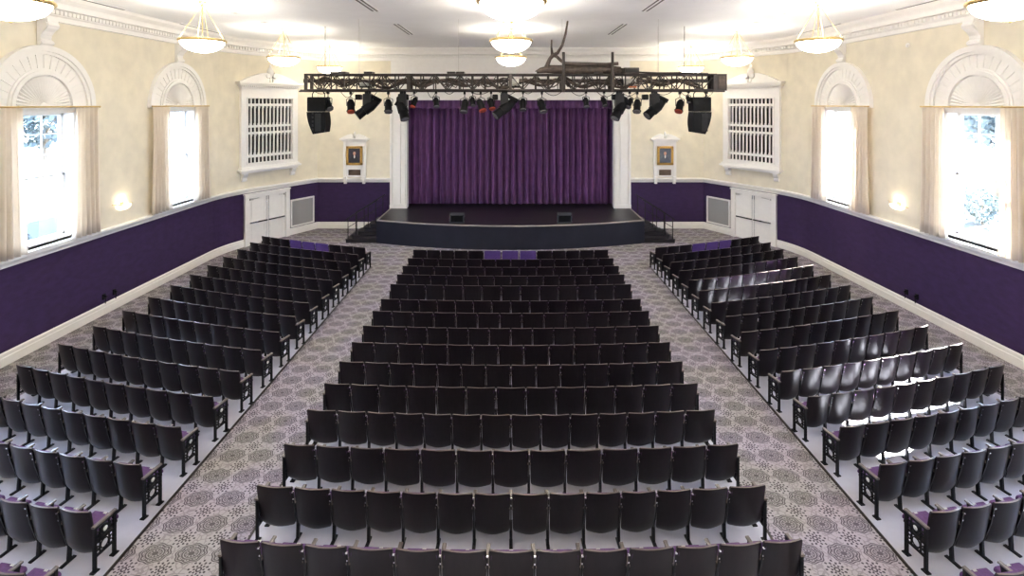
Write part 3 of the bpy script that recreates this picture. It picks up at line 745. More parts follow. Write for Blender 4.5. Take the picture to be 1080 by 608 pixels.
for sg in (-1,1):
    for Y, wh in ((15.35,'nearer'),(15.75,'farther')):
        t = thing('wall_socket', 'small black wall socket above the %s baseboard, the %s one' % (SIDE_NAME[sg], wh), 'wall socket', (sg*12.0, Y, 0.52), group='black wall sockets')
        mb = MB(); x = -sg; mb.box((min(0,x*0.03),-0.05,-0.08),(max(0,x*0.03),0.05,0.08)); mb.obj('face_plate', ['black'], t)
        mb = MB(); mb.cyl((x*0.03,0,0.02),(x*0.09,0,0.0),0.03,n=8); mb.cyl((x*0.07,0,0.0),(x*0.06,0,-0.2),0.012,n=6); mb.obj('plug', ['black'], t)

# ------------------------------------------------------------------ lighting truss
TY = 17.1
tr = thing('lighting_truss', 'long dark box truss hung across the hall before the stage', 'truss', (0, TY, 6.66))
def truss_mesh(L0, L1, h, d, seg, rc=0.034, rb=0.018):
    mb = MB()
    for y in (-d/2, d/2):
        for z in (0, h): mb.cyl((L0,y,z),(L1,y,z),rc,n=6)
    n = int(round((L1-L0)/seg)); s = (L1-L0)/n
    for i in range(n+1):
        x = L0+i*s
        for y in (-d/2,d/2): mb.cyl((x,y,0),(x,y,h),rb*1.3,n=5,cap=False)
        for z in (0,h): mb.cyl((x,-d/2,z),(x,d/2,z),rb,n=5,cap=False)
        if i < n:
            for y in (-d/2,d/2): mb.cyl((x,y,0 if i%2 else h),(x+s,y,h if i%2 else 0),rb,n=5,cap=False)
            mb.cyl((x,-d/2,h),(x+s,d/2,h),rb,n=5,cap=False)
    return mb
truss_mesh(-6.62, 6.62, 0.50, 0.50, 0.42).obj('truss_frame', ['truss'], tr)
for x in (-6.62,-3.3,0.0,1.72,3.3,6.62):
    for yy in (-0.28, 0.22): mb = MB(); mb.box((x-0.05,yy,-0.03),(x+0.05,yy+0.06,0.53)); mb.obj('splice_plate', ['truss'], tr)
mb = MB(); mb.box((6.68,-0.28,-0.02),(7.0,0.28,0.52)); mb.box((6.74,-0.29,0.05),(6.94,-0.28,0.45),1); mb.obj('corner_block', ['truss','wood_dark'], tr)
mb = MB(); mb.cyl((-6.9,-0.1,-0.04),(7.0,-0.1,-0.04),0.026,n=8); mb.obj('hanging_pipe', ['truss'], tr)
for x, y in ((-4.98,0),(4.86,0),(-1.7,0),(1.7,0)):
    mb = MB(); mb.cyl((x,y,0.5),(x,y,ZC-6.66),0.006,n=4); mb.obj('suspension_cable', ['pale_grey'], tr)
for x, wd in ((-4.75,0.35),(0.1,0.35),(3.9,0.42)):
    mb = MB(); mb.cyl((x-wd/2,0,0.25),(x+wd/2,0,0.25),0.12,n=14,mi=0); mb.cyl((x-wd/2-0.03,0,0.25),(x-wd/2,0,0.25),0.13,n=14,mi=1)
    mb.box((x-wd/2,-0.14,0.08),(x+wd/2,-0.02,0.13),2 if x > 3 else 1); mb.obj('chain_hoist', ['pale_grey','black','orange'], tr)
mb = MB()
pts = []
for i in range(130):
    u = i/129; pts.append((-6.4+12.6*u, 0.12*math.sin(u*37), 0.20+0.09*math.sin(u*61)+0.05*math.sin(u*23)))
mb.tube(pts, 0.045, n=5)
pts = [(p[0]+0.05, -p[1], p[2]+0.06+0.05*math.sin(i*0.7)) for i, p in enumerate(pts)]
mb.tube(pts, 0.040, n=5)
for ph, am, r_ in ((0.4,0.10,0.022),(1.9,0.14,0.018),(3.1,0.07,0.03)):
    mb.tube([(-6.3+12.3*i/150, 0.15*math.sin(i*0.31+ph), 0.25+am*math.sin(i*0.52+ph)+0.06*math.sin(i*1.13*ph)) for i in range(151)], r_, n=4)
mb.obj('cable_loom', ['wood_dark'], tr)
mb = MB()
for x in (-5.7,-5.45,-4.6,-1.9,-1.6,2.9): mb.box((x-0.16,-0.2,0.52),(x+0.1,0.2,0.60))
mb.obj('junction_boxes', ['truss'], tr)
# loops of cable under the pipe
for q in range(16):
    x = -6.2+12.4*q/15+random.uniform(-0.2,0.2); w = random.uniform(0.25,0.7); dp = random.uniform(0.06,0.22)
    mb = MB(); mb.tube([(x+w*k/8, -0.12, -0.05-dp*math.sin(PI*k/8)) for k in range(9)], 0.010, n=5); mb.obj('cable_loop', ['black'], tr)
mb = MB(); mb.tube([(4.75+0.17*math.cos(a),-0.12,-0.32+0.2*math.sin(a)) for a in [2*PI*k/20 for k in range(21)]],0.010,n=5); mb.obj('cable_loop', ['black'], tr)
# rear truss
t2 = thing('rear_truss', 'second dark pipe truss hanging just behind the long box truss', 'truss', (0, 18.7, 6.70))
mb = MB(); mb.box((-7.4,-0.1,0.27),(7.2,0.1,0.40)); mb.obj('upper_beam', ['truss'], t2)
mb = MB(); mb.cyl((-7.55,0,0),(7.4,0,0),0.03,n=8); mb.obj('lower_pipe', ['truss'], t2)
for q in range(9):
    x = -6.8+q*1.7; mb = MB(); mb.cyl((x,0,0),(x,0,0.3),0.02,n=6); mb.obj('drop_arm', ['truss'], t2)
for x in (-5.4, 5.3): mb = MB(); mb.cyl((x,0,0.4),(x,0,ZC-6.7),0.006,n=4); mb.obj('suspension_cable', ['pale_grey'], t2)
mb = MB(); mb.cyl((6.25,0,0.4),(6.25,0,ZC-6.7),0.014,n=5); mb.obj('suspension_pole', ['truss'], t2)
mb = MB(); mb.cyl((-6.65,0,0.4),(-6.65,0,ZC-6.7),0.014,n=5); mb.obj('suspension_pole', ['truss'], t2)

ZH = 6.62
def px_x(px): return (px-CX)/F*(TY-0.1)
# line-array speakers
for px, nm, m in ((336, 'left', 1), (738, 'right', -1)):
    x = px_x(px)
    t = thing('hanging_speaker', 'black curved line array speaker hanging at the %s end of the truss' % nm, 'speaker', (x, TY-0.1, ZH), group='hanging line array speakers')
    mb = MB(); mb.box((-0.28,-0.2,-0.62),(0.28,0.25,-0.20)) if False else mb.rbox((-0.29,-0.22,-0.66),(0.29,0.25,-0.19),0.03); mb.obj('upper_cabinet', ['black'], t)
    mb = MB()
    pr = [(-0.22*m,-0.67)] 
    pts = []
    for q in range(9):
        u = q/8; pts.append((-m*(0.29-0.20*u**1.8), -0.67-0.72*u))
    for q in range(9):
        u = 1-q/8; pts.append((m*(0.28+0.04*math.sin(u*PI)-0.0*u), -0.67-0.66*u))
    if m > 0: pts = pts[::-1]
    mb.prism(pts, Matrix.Translation(Vector((0,-0.26,0))), 0.5); mb.obj('lower_cabinet', ['black'], t)
    mb = MB()
    for q in range(5): mb.box((-m*0.10-0.02,-0.275,-0.75-q*0.13),(-m*0.10+0.02,-0.255,-0.68-q*0.13))
    mb.box((-0.02,-0.27,-1.30),(0.16,-0.255,-0.72)); mb.obj('front_mesh', ['grey_black'], t)
    for s in (-1,1): mb = MB(); mb.tube([(s*0.2,0,-0.19),(s*0.2,0,-0.08),(s*0.12,0,0.02)],0.018); mb.obj('rigging_bracket', ['iron'], t)

def big_spot(px, lean, nm):
    t = thing('moving_head', nm, 'stage light', (px_x(px), TY-0.1, ZH), group='large ellipsoidal spotlights on the truss')
    mb = MB(); mb.box((-0.10,-0.03,-0.08),(0.10,0.03,0.02)); mb.box((-0.03,-0.06,-0.10),(0.03,0.06,0.07)); mb.obj('clamp', ['iron'], t)
    mb = MB(); mb.rbox((-0.13,-0.16,-0.50),(0.13,0.12,-0.08),0.03); mb.obj('yoke_housing', ['grey_black'], t)
    mb = MB(); d = Vector((-0.62*lean, -0.25, -0.50)).normalized(); c = Vector((0.02*lean, -0.08, -0.55))
    a = c-d*0.42; b = c+d*0.42
    mb.cyl(a, a+d*0.30, 0.10, 0.17, n=14); mb.cyl(a+d*0.30, a+d*0.56, 0.17, n=14); mb.cyl(a+d*0.56, b, 0.14, 0.16, n=14); mb.obj('barrel', ['black'], t)
    mb = MB(); mb.cyl(b, b+d*0.015, 0.13, n=14); mb.obj('lens', ['lens'], t)
    mb = MB(); d2 = Vector((0.8*-lean*-1, -0.1, -0.45)).normalized(); mb.cyl((0.1*lean,0,-0.14),Vector((0.1*lean,0,-0.14))+d2*0.38,0.06,0.075,n=10); mb.obj('side_barrel', ['black'], t)
    mb = MB(); mb.rbox((-lean*0.30-0.09,-0.1,-0.28),(-lean*0.30+0.09,0.1,-0.10),0.03); mb.obj('ballast_box', ['black'], t)
def par(px, s, tilt, red, nm, group):
    """small can light: tilt is the sideways lean of the can in degrees"""
    t = thing('spotlight', nm, 'stage light', (px_x(px), TY-0.1, ZH), group=group)
    mb = MB(); mb.box((-0.035,-0.05,-0.10*s),(0.035,0.05,0.06)); mb.cyl((0,0,-0.22*s),(0,0,-0.05*s),0.015,n=6); mb.obj('clamp', ['iron'], t)
    mb = MB(); mb.tube([(-0.13*s,0,-0.48*s),(-0.14*s,0,-0.26*s),(0,0,-0.20*s),(0.14*s,0,-0.26*s),(0.13*s,0,-0.48*s)],0.014,n=5); mb.obj('yoke', ['iron'], t)
    an = R(tilt); d = Vector((math.sin(an)*0.8, -0.45, -math.cos(an))).normalized(); c = Vector((0,0,-0.46*s))
    a = c-d*0.21*s; mb = MB()
    mb.cyl(a, a+d*0.10*s, 0.07*s, 0.115*s, n=12); mb.cyl(a+d*0.10*s, a+d*0.40*s, 0.115*s, 0.115*s, n=12)
    b = a+d*0.40*s; mb.cyl(b, b+d*0.02*s, 0.14*s, n=12); mb.obj('can', ['black'], t)
    mb = MB(); e = b+d*0.02*s; mb.cyl(e, e+d*0.045*s, 0.12*s, 0.125*s, n=12); mb.obj('gel_frame' if red else 'lens', ['red' if red else 'lens'], t)
big_spot(388, 1, 'big black spotlight angled down, second fixture from the left speaker')
big_spot(532, 1, 'big spotlight angled down left before the middle of the purple curtain')
big_spot(690, 1, 'big black spotlight angled down, hung over the right portrait plaque')
big_spot(653, 0.5, 'squat spotlight bank hung before the right edge of the purple curtain')
big_spot(425, -0.3, 'squat spotlight bank hung before the left edge of the purple curtain')
pars = [(346,0.9,35,0,'small black can light partly over the left hanging speaker'),
 (370,1.0,12,1,'slim can light with red front, between left speaker and big spotlight'),
 (409.5,1.0,8,0,'round can light beside the left white pilaster, right of the big spotlight'),
 (437,0.75,-20,1,'little can light with red front just inside the left curtain edge'),
 (460,0.75,10,0,'lone small can light over the left part of the purple curtain'),
 (490,1.0,-8,0,'dangling can light over the curtain, third from its left edge'),
 (498.5,0.7,10,0,'tiny can light hanging just right of the dangling can light'),
 (507,0.95,25,1,'can light with red rim left of the middle big spotlight'),
 (518,0.85,16,1,'slim red rimmed can light touching the middle big spotlight'),
 (551.6,0.9,0,0,'upright can light just right of the middle big spotlight'),
 (571.5,1.0,15,0,'black can light below the left end of the driftwood'),
 (618,0.75,4,0,'small can light below the middle of the driftwood'),
 (637,0.7,15,0,'small can light near the right corner of the purple curtain'),
 (664,0.8,-35,0,'can light tipped left over the right white pilaster'),
 (672,1.0,-12,0,'wide can light just right of the right white pilaster'),
 (717,1.0,-25,1,'slim red fronted can light left of the right hanging speaker'),
 (726,0.55,0,0,'tiny can light touching the right hanging speaker'),
 (745,0.8,-35,0,'small can light at the outer side of the right hanging speaker')]
for p in pars: par(*p, 'small can lights on the truss')

# driftwood and props on top of the truss
def tp(px, py, dy=0): return ((px-CX)/F*TY, TY+dy, HC-(py-HY)/F*TY)
t = thing('driftwood_bundle', 'bundle of dark driftwood logs with a forked branch lying on the truss', 'driftwood', (1.9, TY, 7.19))
def add_log(name, pts, rs):
    mb = MB(); mb.tube([Vector(p)-Vector((1.9,TY,7.19)) for p in pts], rs, n=8); return mb.obj(name, ['wood_dark'], t)
add_log('log', [tp(566,76),tp(575,73.5),tp(600,74.5),tp(630,74),tp(656,75)], [0.05,0.11,0.13,0.12,0.10])
add_log('log', [tp(575,70,0.18),tp(600,71,0.2),tp(630,70,0.2),tp(656,72,0.18)], [0.06,0.08,0.09,0.06])
add_log('log', [tp(587,60),tp(591,63.5),tp(596,67),tp(615,67.5),tp(640,68),tp(652,67)], [0.04,0.05,0.06,0.06,0.06,0.055])
b = add_log('branch', [tp(575,74),tp(577.5,68),tp(580,62),tp(583,58.5),tp(588,56),tp(593,48),tp(596.5,36),tp(598.8,22)], [0.08,0.07,0.06,0.07,0.055,0.045,0.04,0.03])
mb = MB(); mb.tube([Vector(tp(582.5,58.5))-Vector((1.9,TY,7.19)),Vector(tp(581.5,50))-Vector((1.9,TY,7.19)),Vector(tp(581.8,42))-Vector((1.9,TY,7.19))],[0.05,0.035,0.028]); o = mb.obj('twig', ['wood_dark'], b)
add_log('branch', [tp(564.5,75.5),tp(570,72.5),tp(577,71)], [0.02,0.035,0.05])
add_log('branch', [tp(583,58.5),tp(587,59.5),tp(591,63.5)], [0.05,0.05,0.05])
for px, nm in ((593.3,'left'),(644,'right')):
    mb = MB(); x = (px-CX)/F*TY; mb.cyl((0,-0.32,-0.55),(0,-0.32,0.72),0.05,0.045,n=8); mb.box((-0.06,-0.34,-0.5),(0.06,-0.28,0.0))
    tag(mb.obj('truss_post', ['truss'], None, (x,TY,7.16)), 'upright dark post clamped to the truss at the %s of the driftwood' % nm, 'post', 'posts holding the driftwood')
t = thing('dimmer_box', 'dark rectangular box on the truss right of the driftwood', 'dimmer', (3.93,TY,7.19))
mb = MB(); mb.rbox((-0.25,-0.2,0),(0.25,0.2,0.2),0.02); mb.obj('housing', ['truss'], t); mb = MB(); mb.box((-0.2,-0.215,0.05),(0.2,-0.2,0.15)); mb.obj('front_panel', ['grey_black'], t)
mb = MB(); mb.tube([(4.2,TY,7.25),(4.8,TY,7.22),(5.6,TY,7.23),(6.5,TY,7.2)],0.03); tag(mb.obj('spare_pipe', ['truss']), 'thin dark pipe lying on the truss right of the box', 'pipe')

# ------------------------------------------------------------------ seats
mesh_cache = {}
def shell_mesh(w, bright=False):
    key = ('shell', round(w,2), bright)
    if key in mesh_cache: return mesh_cache[key]
    w = round(w,2); mb = MB(); nu, nv = 10, 12; hw = w/2-(0.035 if bright else 0.0125)
    zt, zb = 0.85, 0.20
    def P(u, v, off):
        s = 1-0.06*v**1.5
        rt = 0.05; 
        if v < rt: q = 1-v/rt; s *= 1-0.07*(1-math.sqrt(max(0,1-q*q)))
        rbm = 0.13
        if v > 1-rbm: q = (v-1+rbm)/rbm; s *= 1-0.24*(1-math.sqrt(max(0,1-q*q)))
        x = u*hw*s
        z = zt-(zt-zb)*v - 0.012*abs(u)**3*(1-v)
        y = 0.105*v + 0.035*max(0,(v-0.75)/0.25)**2 + 0.046*abs(u)**2.0
        return Vector((x, y+off, z))
    vv = [0,0.008,0.03,0.07,0.2,0.34,0.48,0.62,0.74,0.84,0.90,0.95,0.985,1.0]; uu = [-1,-0.94,-0.8,-0.6,-0.3,0,0.3,0.6,0.8,0.94,1]
    nu, nv = len(uu)-1, len(vv)-1
    vs = [P(u,v,0) for v in vv for u in uu] + [P(u,v,0.024) for v in vv for u in uu]
    n1 = (nu+1)*(nv+1); id_ = lambda j,i: j*(nu+1)+i
    fs = [(id_(j,i),id_(j,i+1),id_(j+1,i+1),id_(j+1,i)) for j in range(nv) for i in range(nu)]
    mb.add(vs, fs+[tuple(k+n1 for k in f[::-1]) for f in fs], 0, True)
    rim = [id_(0,i) for i in range(nu+1)]+[id_(j,nu) for j in range(1,nv+1)]+[id_(nv,i) for i in range(nu-1,-1,-1)]+[id_(j,0) for j in range(nv-1,0,-1)]
    L = len(rim); nt = nu
    for k in range(L):
        a, b = rim[k], rim[(k+1)%L]
        mb.add([vs[a],vs[b],vs[b+n1],vs[a+n1]], [(0,1,2,3)], 1 if k < nt else 0)
    me = mb.mesh('backrest', ['cushion_bright','cushion_bright'] if bright else ['shell','shell_lit_edge']); mesh_cache[key] = me; return me
def part_mesh(kind, w=0.5):
    key = (kind, round(w,2))
    if key in mesh_cache: return mesh_cache[key]
    w = round(w,2); mb = MB()
    if kind == 'back_cushion':
        hw = w/2-0.042; T = Matrix.Translation(Vector((0,0.040,0.80))) @ Matrix.Rotation(R(11.5),4,'X')
        mb.rbox((-hw,0,-0.46),(hw,0.05,0.0),0.04,T=T,n=3); me = mb.mesh(kind, ['cushion'])
    elif kind == 'back_cushion_bright':
        hw = w/2-0.03; T = Matrix.Translation(Vector((0,0.032,0.82))) @ Matrix.Rotation(R(11.5),4,'X')
        mb.rbox((-hw,0,-0.46),(hw,0.05,0.0),0.04,T=T,n=3); me = mb.mesh(kind, ['cushion_bright'])
    elif kind in ('seat_cushion','seat_cushion_bright'):
        hw = w/2-0.042
        mb.rbox((-hw,0.14,0.395),(hw,0.50,0.465),0.033,n=3); mb.rbox((-hw+0.01,0.15,0.355),(hw-0.01,0.49,0.40),0.015,mi=1)
        me = mb.mesh(kind, ['cushion_bright' if 'bright' in kind else 'cushion','shell'])
    elif kind == 'number_plate':
        mb.box((-0.024,0.472,0.466),(0.024,0.497,0.471)); me = mb.mesh(kind, ['silver'])
    elif kind == 'armrest':
        mb.rbox((-0.026,0.07,0.600),(0.026,0.405,0.627),0.010); me = mb.mesh(kind, ['arm'])
    elif kind == 'standard':      # cast frame between two seats
        mb.prism([(0.16,0.24),(0.21,0.24),(0.36,0.46),(0.39,0.60),(0.08,0.60),(0.05,0.78),(0.03,0.78),(0.07,0.55)], Matrix.Translation(Vector((0.010,0,0))) @ Matrix.Rotation(R(90),4,'Z'), 0.020)
        T = Matrix.Rotation(R(90),4,'Z')
        mb.prism([(0.165,0.02),(0.205,0.02),(0.225,0.34),(0.185,0.34)], Matrix.Translation(Vector((0.020,0,0))) @ T, 0.040)
        mb.box((-0.024,0.07,0.012),(0.024,0.27,0.030))
        mb.box((-0.013,0.016,0.780),(0.013,0.034,0.797),1); mb.box((-0.007,0.04,0.67),(0.007,0.055,0.69),1)
        me = mb.mesh(kind, ['iron','chrome'])
    elif kind == 'end_standard':  # aisle frame: two legs and open cast panel
        for y0 in (0.10, 0.385):
            mb.box((-0.017,y0-0.02,0.02),(0.017,y0+0.02,0.602)); mb.box((-0.035,y0-0.045,0.012),(0.035,y0+0.045,0.028))
        for z in (0.20, 0.38, 0.585): mb.box((-0.012,0.10,z-0.010),(0.012,0.385,z+0.010))
        for y in (0.175, 0.31): mb.box((-0.009,y-0.008,0.20),(0.009,y+0.008,0.585))
        mb.cyl((-0.013,0.243,0.485),(0.013,0.243,0.485),0.062,n=14)
        def rg(cy, cz, r):
            mb.tube([(0,cy+r*math.cos(a),cz+r*math.sin(a)) for a in [2*PI*k/12 for k in range(13)]],0.010,n=4)
        rg(0.243,0.29,0.058); rg(0.138,0.485,0.026); rg(0.348,0.485,0.026); rg(0.138,0.29,0.028); rg(0.348,0.29,0.028)
        for z in (0.22,0.36,0.41,0.56):
            mb.cyl((0,0.12,z),(0,0.365,z+0.0),0.007,n=4)
        me = mb.mesh(kind, ['iron'])
    elif kind == 'medallion':
        mb.lathe([(0,-0.02),(0.018,-0.02),(0.034,-0.012),(0.040,0.0),(0.034,0.012),(0.018,0.02),(0,0.02)],n=12)
        mb.v = [(z, y+0.243, x+0.485) for x, y, z in mb.v]
        
        me = mb.mesh(kind, ['silver'])
    mesh_cache[key] = me; return me

def seat_parts(w, left_end, right_end, bright):
    sfx = '_bright' if bright else ''
    out = [('backrest', shell_mesh(w, bright), 0, [('back_cushion', part_mesh('back_cushion'+sfx, w), 0)]),
           ('seat_cushion', part_mesh('seat_cushion'+sfx, w), 0, [('number_plate', part_mesh('number_plate'), 0)])]
    for s, e in ((-1, left_end), (1, right_end)):
        if s > 0 and not e: continue
        x = s*round(w,2)/2
        if e: out.append(('end_frame', part_mesh('end_standard'), x+s*0.005, [('medallion', part_mesh('medallion'), 0)]))
        else: out.append(('seat_frame', part_mesh('standard'), x, []))
        out.append(('armrest', part_mesh('armrest'), x+(s*0.005 if e else 0), []))
    return out
protos = {}
def place_seat(x, y, rz, w, le, re, bright, label, group, cat, name):
    key = (round(w,2), le, re, bright)
    if key not in protos:
        t = thing(name, label, cat, (x,y,0.0), rz, group)
        for nm, me, ox, subs in seat_parts(w, le, re, bright):
            o = bpy.data.objects.new(nm, me); col.objects.link(o); o.parent = t; o.location = (ox,0,0)
            for sn, sm, sx in subs:
                q = bpy.data.objects.new(sn, sm); col.objects.link(q); q.parent = o; q.location = (sx,0,0)
        protos[key] = t
    else:
        t = copy_tree(protos[key]); t.location = (x,y,0.0); t.rotation_euler = (0,0,rz)
    t['label'] = label; t['category'] = cat; t['group'] = group
    return t

S5 = 5.35   # eye height above the seat tops
seats = []  # dicts
ycent = [265,274,282.3,291.5,302,318,331,347,365,386,410,439,477,523,584]
wide = [0.053,0.159,0.2645,0.3715,0.473,0.5755,0.674]
nar = [0.0,0.097,0.1915,0.2845,0.3775,0.471,0.570,0.673]
sag = lambda X: 0.165*(X/3.6)**2
for r, yp in enumerate(ycent):
    D = F*S5/(yp-HY)
    if r % 2 == 0: half = wide; bnd = [-b for b in half[::-1]]+half
    else: half = nar; bnd = [-b for b in half[::-1][:-1]]+half
    if r == 0:   # three wide purple chairs in the middle of the front row
        bnd = [-0.674,-0.577,-0.482,-0.387,-0.292,-0.185,-0.064,0.058,0.180,0.284,0.379,0.474,0.574,0.674]
    bnd = [b*S5 for b in bnd]; n = len(bnd)-1
    for k in range(n):
        xm = (bnd[k]+bnd[k+1])/2; w = bnd[k+1]-bnd[k]
        rz = -(math.atan(0.33*xm/3.6/3.6)); rz = math.atan(2*0.165*xm/3.6**2)
        seats.append(dict(x=xm+0.01, y=D+sag(xm), rz=rz, w=w, le=k==0, re=k==n-1, bright=(r==0 and k in (5,6,7)), block='centre', row=r+1, k=k+1))
for sg in (-1, 1):
    for i in range(16):
        r = i+1
        yin = 19.38-0.9*i; xin = 5.43+(0.10*max(0,(i-10))/5)
        dX = 4.72+0.05*max(0,i-7)*0.3; slope = 0.37-0.0105*i
        yo = yin+dX*slope; xo = xin+dX
        if r == 1: fr = [0,0.105,0.21,0.32,0.45,0.575,0.70,0.80,0.90,1.0]
        else: fr = [q/10 for q in range(11)]
        L = math.hypot(dX, yo-yin); ang = math.atan2(yo-yin, dX)
        for k in range(len(fr)-1):
            t = (fr[k]+fr[k+1])/2; s = 0.09
            nx, ny = -math.sin(ang), math.cos(ang)      # towards the stage (before mirroring)
            off = -4*s*t*(1-t)
            X = xin+dX*t-0; X = X+nx*off; Y = yin+(yo-yin)*t+ny*off
            rot = ang+math.atan(-4*s*(1-2*t)/L)
            seats.append(dict(x=sg*X, y=Y, rz=(rot if sg > 0 else -rot), w=L*(fr[k+1]-fr[k]), le=(k==0 if sg>0 else k==len(fr)-2), re=(k==len(fr)-2 if sg>0 else k==0),
                              bright=(r==1 and k in (3,4,5)), block=SIDE_NAME[sg], row=r, k=k+1))
def visible(s):
    for dx in (-0.26,0,0.26):
        for dy, z in ((0,0.85),(0.45,0.62),(0.5,0.45),(0.15,0.1)):
            c, sn = math.cos(s['rz']), math.sin(s['rz'])
            x = s['x']+dx*c-dy*sn; y = s['y']+dx*sn+dy*c
            px = CX+F*x/y; py = HY+F*(HC-z)/y
            if -2 < px < 1082 and py < 610: return True
    return False
seats = [s for s in seats if visible(s)]
dark = sorted([s for s in seats if not s['bright']], key=lambda s: s['y'])
single, far = dark[:300], dark[300:]
for s in single+[s for s in seats if s['bright']]:
    if s['bright']:
        blk = {'centre':'centre block','left':'left block','right':'right block'}[s['block']]
        side = ('left','middle','right')[s['k']-6] if s['block'] == 'centre' else ('aisle side','middle','wall side')[s['k']-4]
        lab = 'bright purple front row chair in the %s, %s one of three' % (blk, side)
        place_seat(s['x'], s['y'], s['rz'], s['w'], s['le'], s['re'], True, lab, 'purple chairs in the front row', 'chair', 'purple_chair')
    else:
        if s['block'] == 'centre':
            lab = 'dark brown seat in centre block, %s row from stage, %s from left aisle' % (ORD[s['row']], ORD[s['k']])
        else:
            lab = 'dark brown seat in %s block, %s row from stage, %s from centre aisle' % (s['block'], ORD[s['row']], ORD[s['k']])
        place_seat(s['x'], s['y'], s['rz'], s['w'], s['le'], s['re'], False, lab, 'theater seats in the %s block' % s['block'], 'theater seat', 'theater_seat')
# the remaining far seats: one object
vs, fs, ms, sm = [], [], [], []; mats = []
def take(me, T):
    o = len(vs)
    vs.extend([tuple(T @ v.co) for v in me.vertices])
    idx = []
    for m in me.materials:
        if m not in mats: mats.append(m)
        idx.append(mats.index(m))
    for p in me.polygons:
        fs.append([i+o for i in p.vertices]); ms.append(idx[p.material_index]); sm.append(p.use_smooth)
for s in far:
    T0 = TF((s['x'],s['y'],0), s['rz'])
    for nm, me, ox, subs in seat_parts(s['w'], s['le'], s['re'], False):
        T1 = T0 @ Matrix.Translation(Vector((ox,0,0))); take(me, T1)
        for sn, m2, sx in subs: take(m2, T1)
me = bpy.data.meshes.new('far_theater_seats'); me.from_pydata(vs, [], fs)
for m in mats: me.materials.append(m)
me.polygons.foreach_set('material_index', ms); me.polygons.foreach_set('use_smooth', sm); me.update()
o = bpy.data.objects.new('far_theater_seats', me); col.objects.link(o); tag(o, 'rows of small dark theater seats nearest the stage, beyond the nearer rows', 'theater seats'); o['kind'] = 'stuff'

# ------------------------------------------------------------------ outdoors
GZ = 1.2
mb = MB(); mb.box((-90,-60,GZ-0.3),(-12.45,120,GZ)); mb.box((12.45,-60,GZ-0.3),(90,120,GZ)); struct(mb.obj('ground', ['pale_path']))
mb = MB(); mb.box((-21.2,-40,GZ),(-12.5,90,GZ+0.03)); mb.box((-70,-40,GZ),(-30,90,GZ+0.03)); mb.box((16.0,-40,GZ),(22,90,GZ+0.03)); struct(mb.obj('lawn', ['lawn']))
t = thing('arched_wire_fence', 'low arched wire garden fence on the lawn outside the left window', 'fence', (-20.9, 22.5, GZ))
for q in range(12):
    y = -4.5+q*0.8; mb = MB(); mb.tube([(0,y-0.38,0),(0,y-0.38,0.45)]+[(0,y-0.38*math.cos(a),0.5+0.38*math.sin(a)) for a in [PI*k/10 for k in range(11)]]+[(0,y+0.38,0)],0.022,n=5); mb.obj('arch', ['wire'], t)
def leaves(mb, c, rx, rz, n, sz, rnd, shellness=0.5):
    for _ in range(n):
        while True:
            p = Vector((rnd.uniform(-1,1),rnd.uniform(-1,1),rnd.uniform(-1,1)))
            if shellness < p.length < 1: break
        q = Vector((p.x*rx,p.y*rx,p.z*rz))+Vector(c); a = Vector((rnd.uniform(-1,1),rnd.uniform(-1,1),rnd.uniform(-1,1))).normalized(); b = a.orthogonal().normalized()*sz*rnd.uniform(0.6,1.2); c2 = a.cross(b).normalized()*sz*0.7
        mb.add([q-b,q-c2,q+b,q+c2],[(0,1,2,3)])
def tree(x, y, h, rx, rz, n, sz, label, seed):
    rnd = random.Random(seed); t = thing('tree', label, 'tree', (x,y,GZ), group='trees outside the windows')
    mb = MB(); mb.tube([(0,0,0),(0.05,0.05,h*0.4),(0,0,h)],[0.22,0.16,0.08],n=8)
    for q in range(6):
        a = q*1.05; mb.tube([(0,0,h*0.55+q*0.2),(rx*0.5*math.cos(a),rx*0.5*math.sin(a),h+rz*0.3)],[0.07,0.02],n=5)
    mb.obj('trunk', ['bark'], t)
    mb = MB(); leaves(mb, (0,0,h), rx, rz, n, sz, rnd, 0.2); mb.obj('crown', ['leaf'], t)
def shrub(x, y, rx, h, label, seed):
    rnd = random.Random(seed); t = thing('shrub', label, 'shrub', (x,y,GZ), group='shrubs outside the windows')
    mb = MB(); mb.tube([(0,0,0),(0,0,h*0.8)],[0.05,0.02],n=6); mb.obj('stem', ['bark'], t)
    mb = MB(); leaves(mb, (0,0,h*0.5), rx, h*0.5, 500, 0.09, rnd, 0.3); mb.obj('foliage', ['leaf'], t)
tree(20.8, 14.0, 10.3, 2.8, 3.0, 3200, 0.26, 'unseen leafy tree added outside the right windows to block sun', 1)  # tree out of view, added to keep sun from a side window
tree(22.6, 24.0, 13.6, 4.6, 3.6, 650, 0.24, 'tall thin-leaved tree outside between the two right windows', 9)
tree(29.0, 30.0, 4.6, 2.6, 2.4, 1500, 0.25, 'pale leafy tree seen through the nearer right window', 2)
tree(40.0, 46.0, 5.0, 3.5, 3.0, 1500, 0.3, 'distant tree beyond the paving outside the right windows', 3)
tree(-34.0, 38.0, 4.8, 3.2, 3.0, 1500, 0.3, 'distant tree across the lawn outside the left windows', 4)
shrub(-15.5, 16.0, 0.55, 1.6, 'pointed shrub by the wall outside the nearer left window', 5)
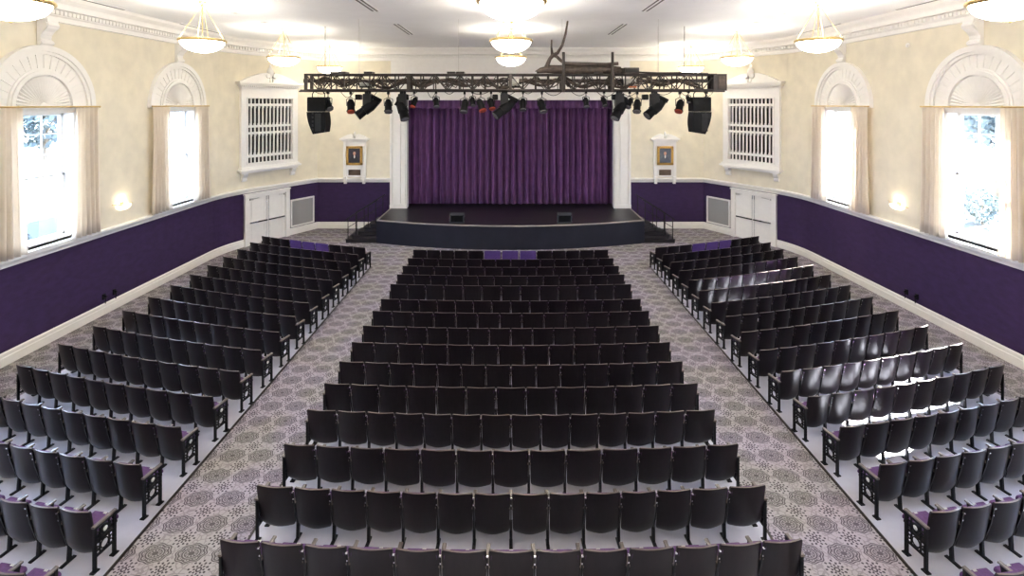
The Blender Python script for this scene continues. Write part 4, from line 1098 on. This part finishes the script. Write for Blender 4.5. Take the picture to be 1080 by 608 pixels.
shrub(-17.2, 24.6, 1.1, 2.6, 'full shrub outside the farther left window', 6)
shrub(19.5, 21.5, 0.9, 1.4, 'round shrub on grass outside the nearer right window', 7)
shrub(21.0, 24.0, 1.0, 1.5, 'second round shrub farther along the grass on the right', 8)

# ------------------------------------------------------------------ light
wd = bpy.data.worlds.new('sky'); scene.world = wd; wd.use_nodes = True
bg = wd.node_tree.nodes['Background']; bg.inputs[0].default_value = (0.58, 0.72, 1.0, 1); bg.inputs[1].default_value = 16.0
sd = bpy.data.lights.new('sun', 'SUN'); sd.energy = 230; sd.angle = R(0.6); sd.color = (1.0, 0.96, 0.9)
so = bpy.data.objects.new('sun', sd); col.objects.link(so)
sdir = Vector((-0.82*0.773, -0.57*0.773, -0.634)); so.rotation_euler = sdir.to_track_quat('-Z','Y').to_euler(); so.location = (30,30,25)
for sg in (-1,1):
    for wy in WIN_Y:
        pd = bpy.data.lights.new('window_portal', 'AREA'); pd.shape = 'RECTANGLE'; pd.size = 2*WH; pd.size_y = WZ1-WZ0; pd.cycles.is_portal = True
        po = bpy.data.objects.new('window_portal', pd); col.objects.link(po); po.location = (sg*(W+0.40), wy, (WZ0+WZ1)/2)
        po.rotation_euler = Vector((-sg,0,0)).to_track_quat('-Z','Z').to_euler()

# ------------------------------------------------------------------ camera
cd = bpy.data.cameras.new('camera'); cd.sensor_width = 36; cd.lens = F/1080*36; cd.clip_end = 500
cd.shift_x = (540-CX)/1080; cd.shift_y = -(304-HY)/1080
co = bpy.data.objects.new('camera', cd); col.objects.link(co); co.location = (0,0,HC); co.rotation_euler = (R(90),0,0)
scene.camera = co
scene.view_settings.view_transform = 'Standard'; scene.view_settings.look = 'None'; scene.view_settings.gamma = 1
scene.view_settings.use_curve_mapping = False; scene.view_settings.exposure = 0.8
scene.cycles.max_bounces = 8; scene.cycles.diffuse_bounces = 5; scene.cycles.glossy_bounces = 4; scene.cycles.transparent_max_bounces = 8
scene.cycles.sample_clamp_indirect = 6.0
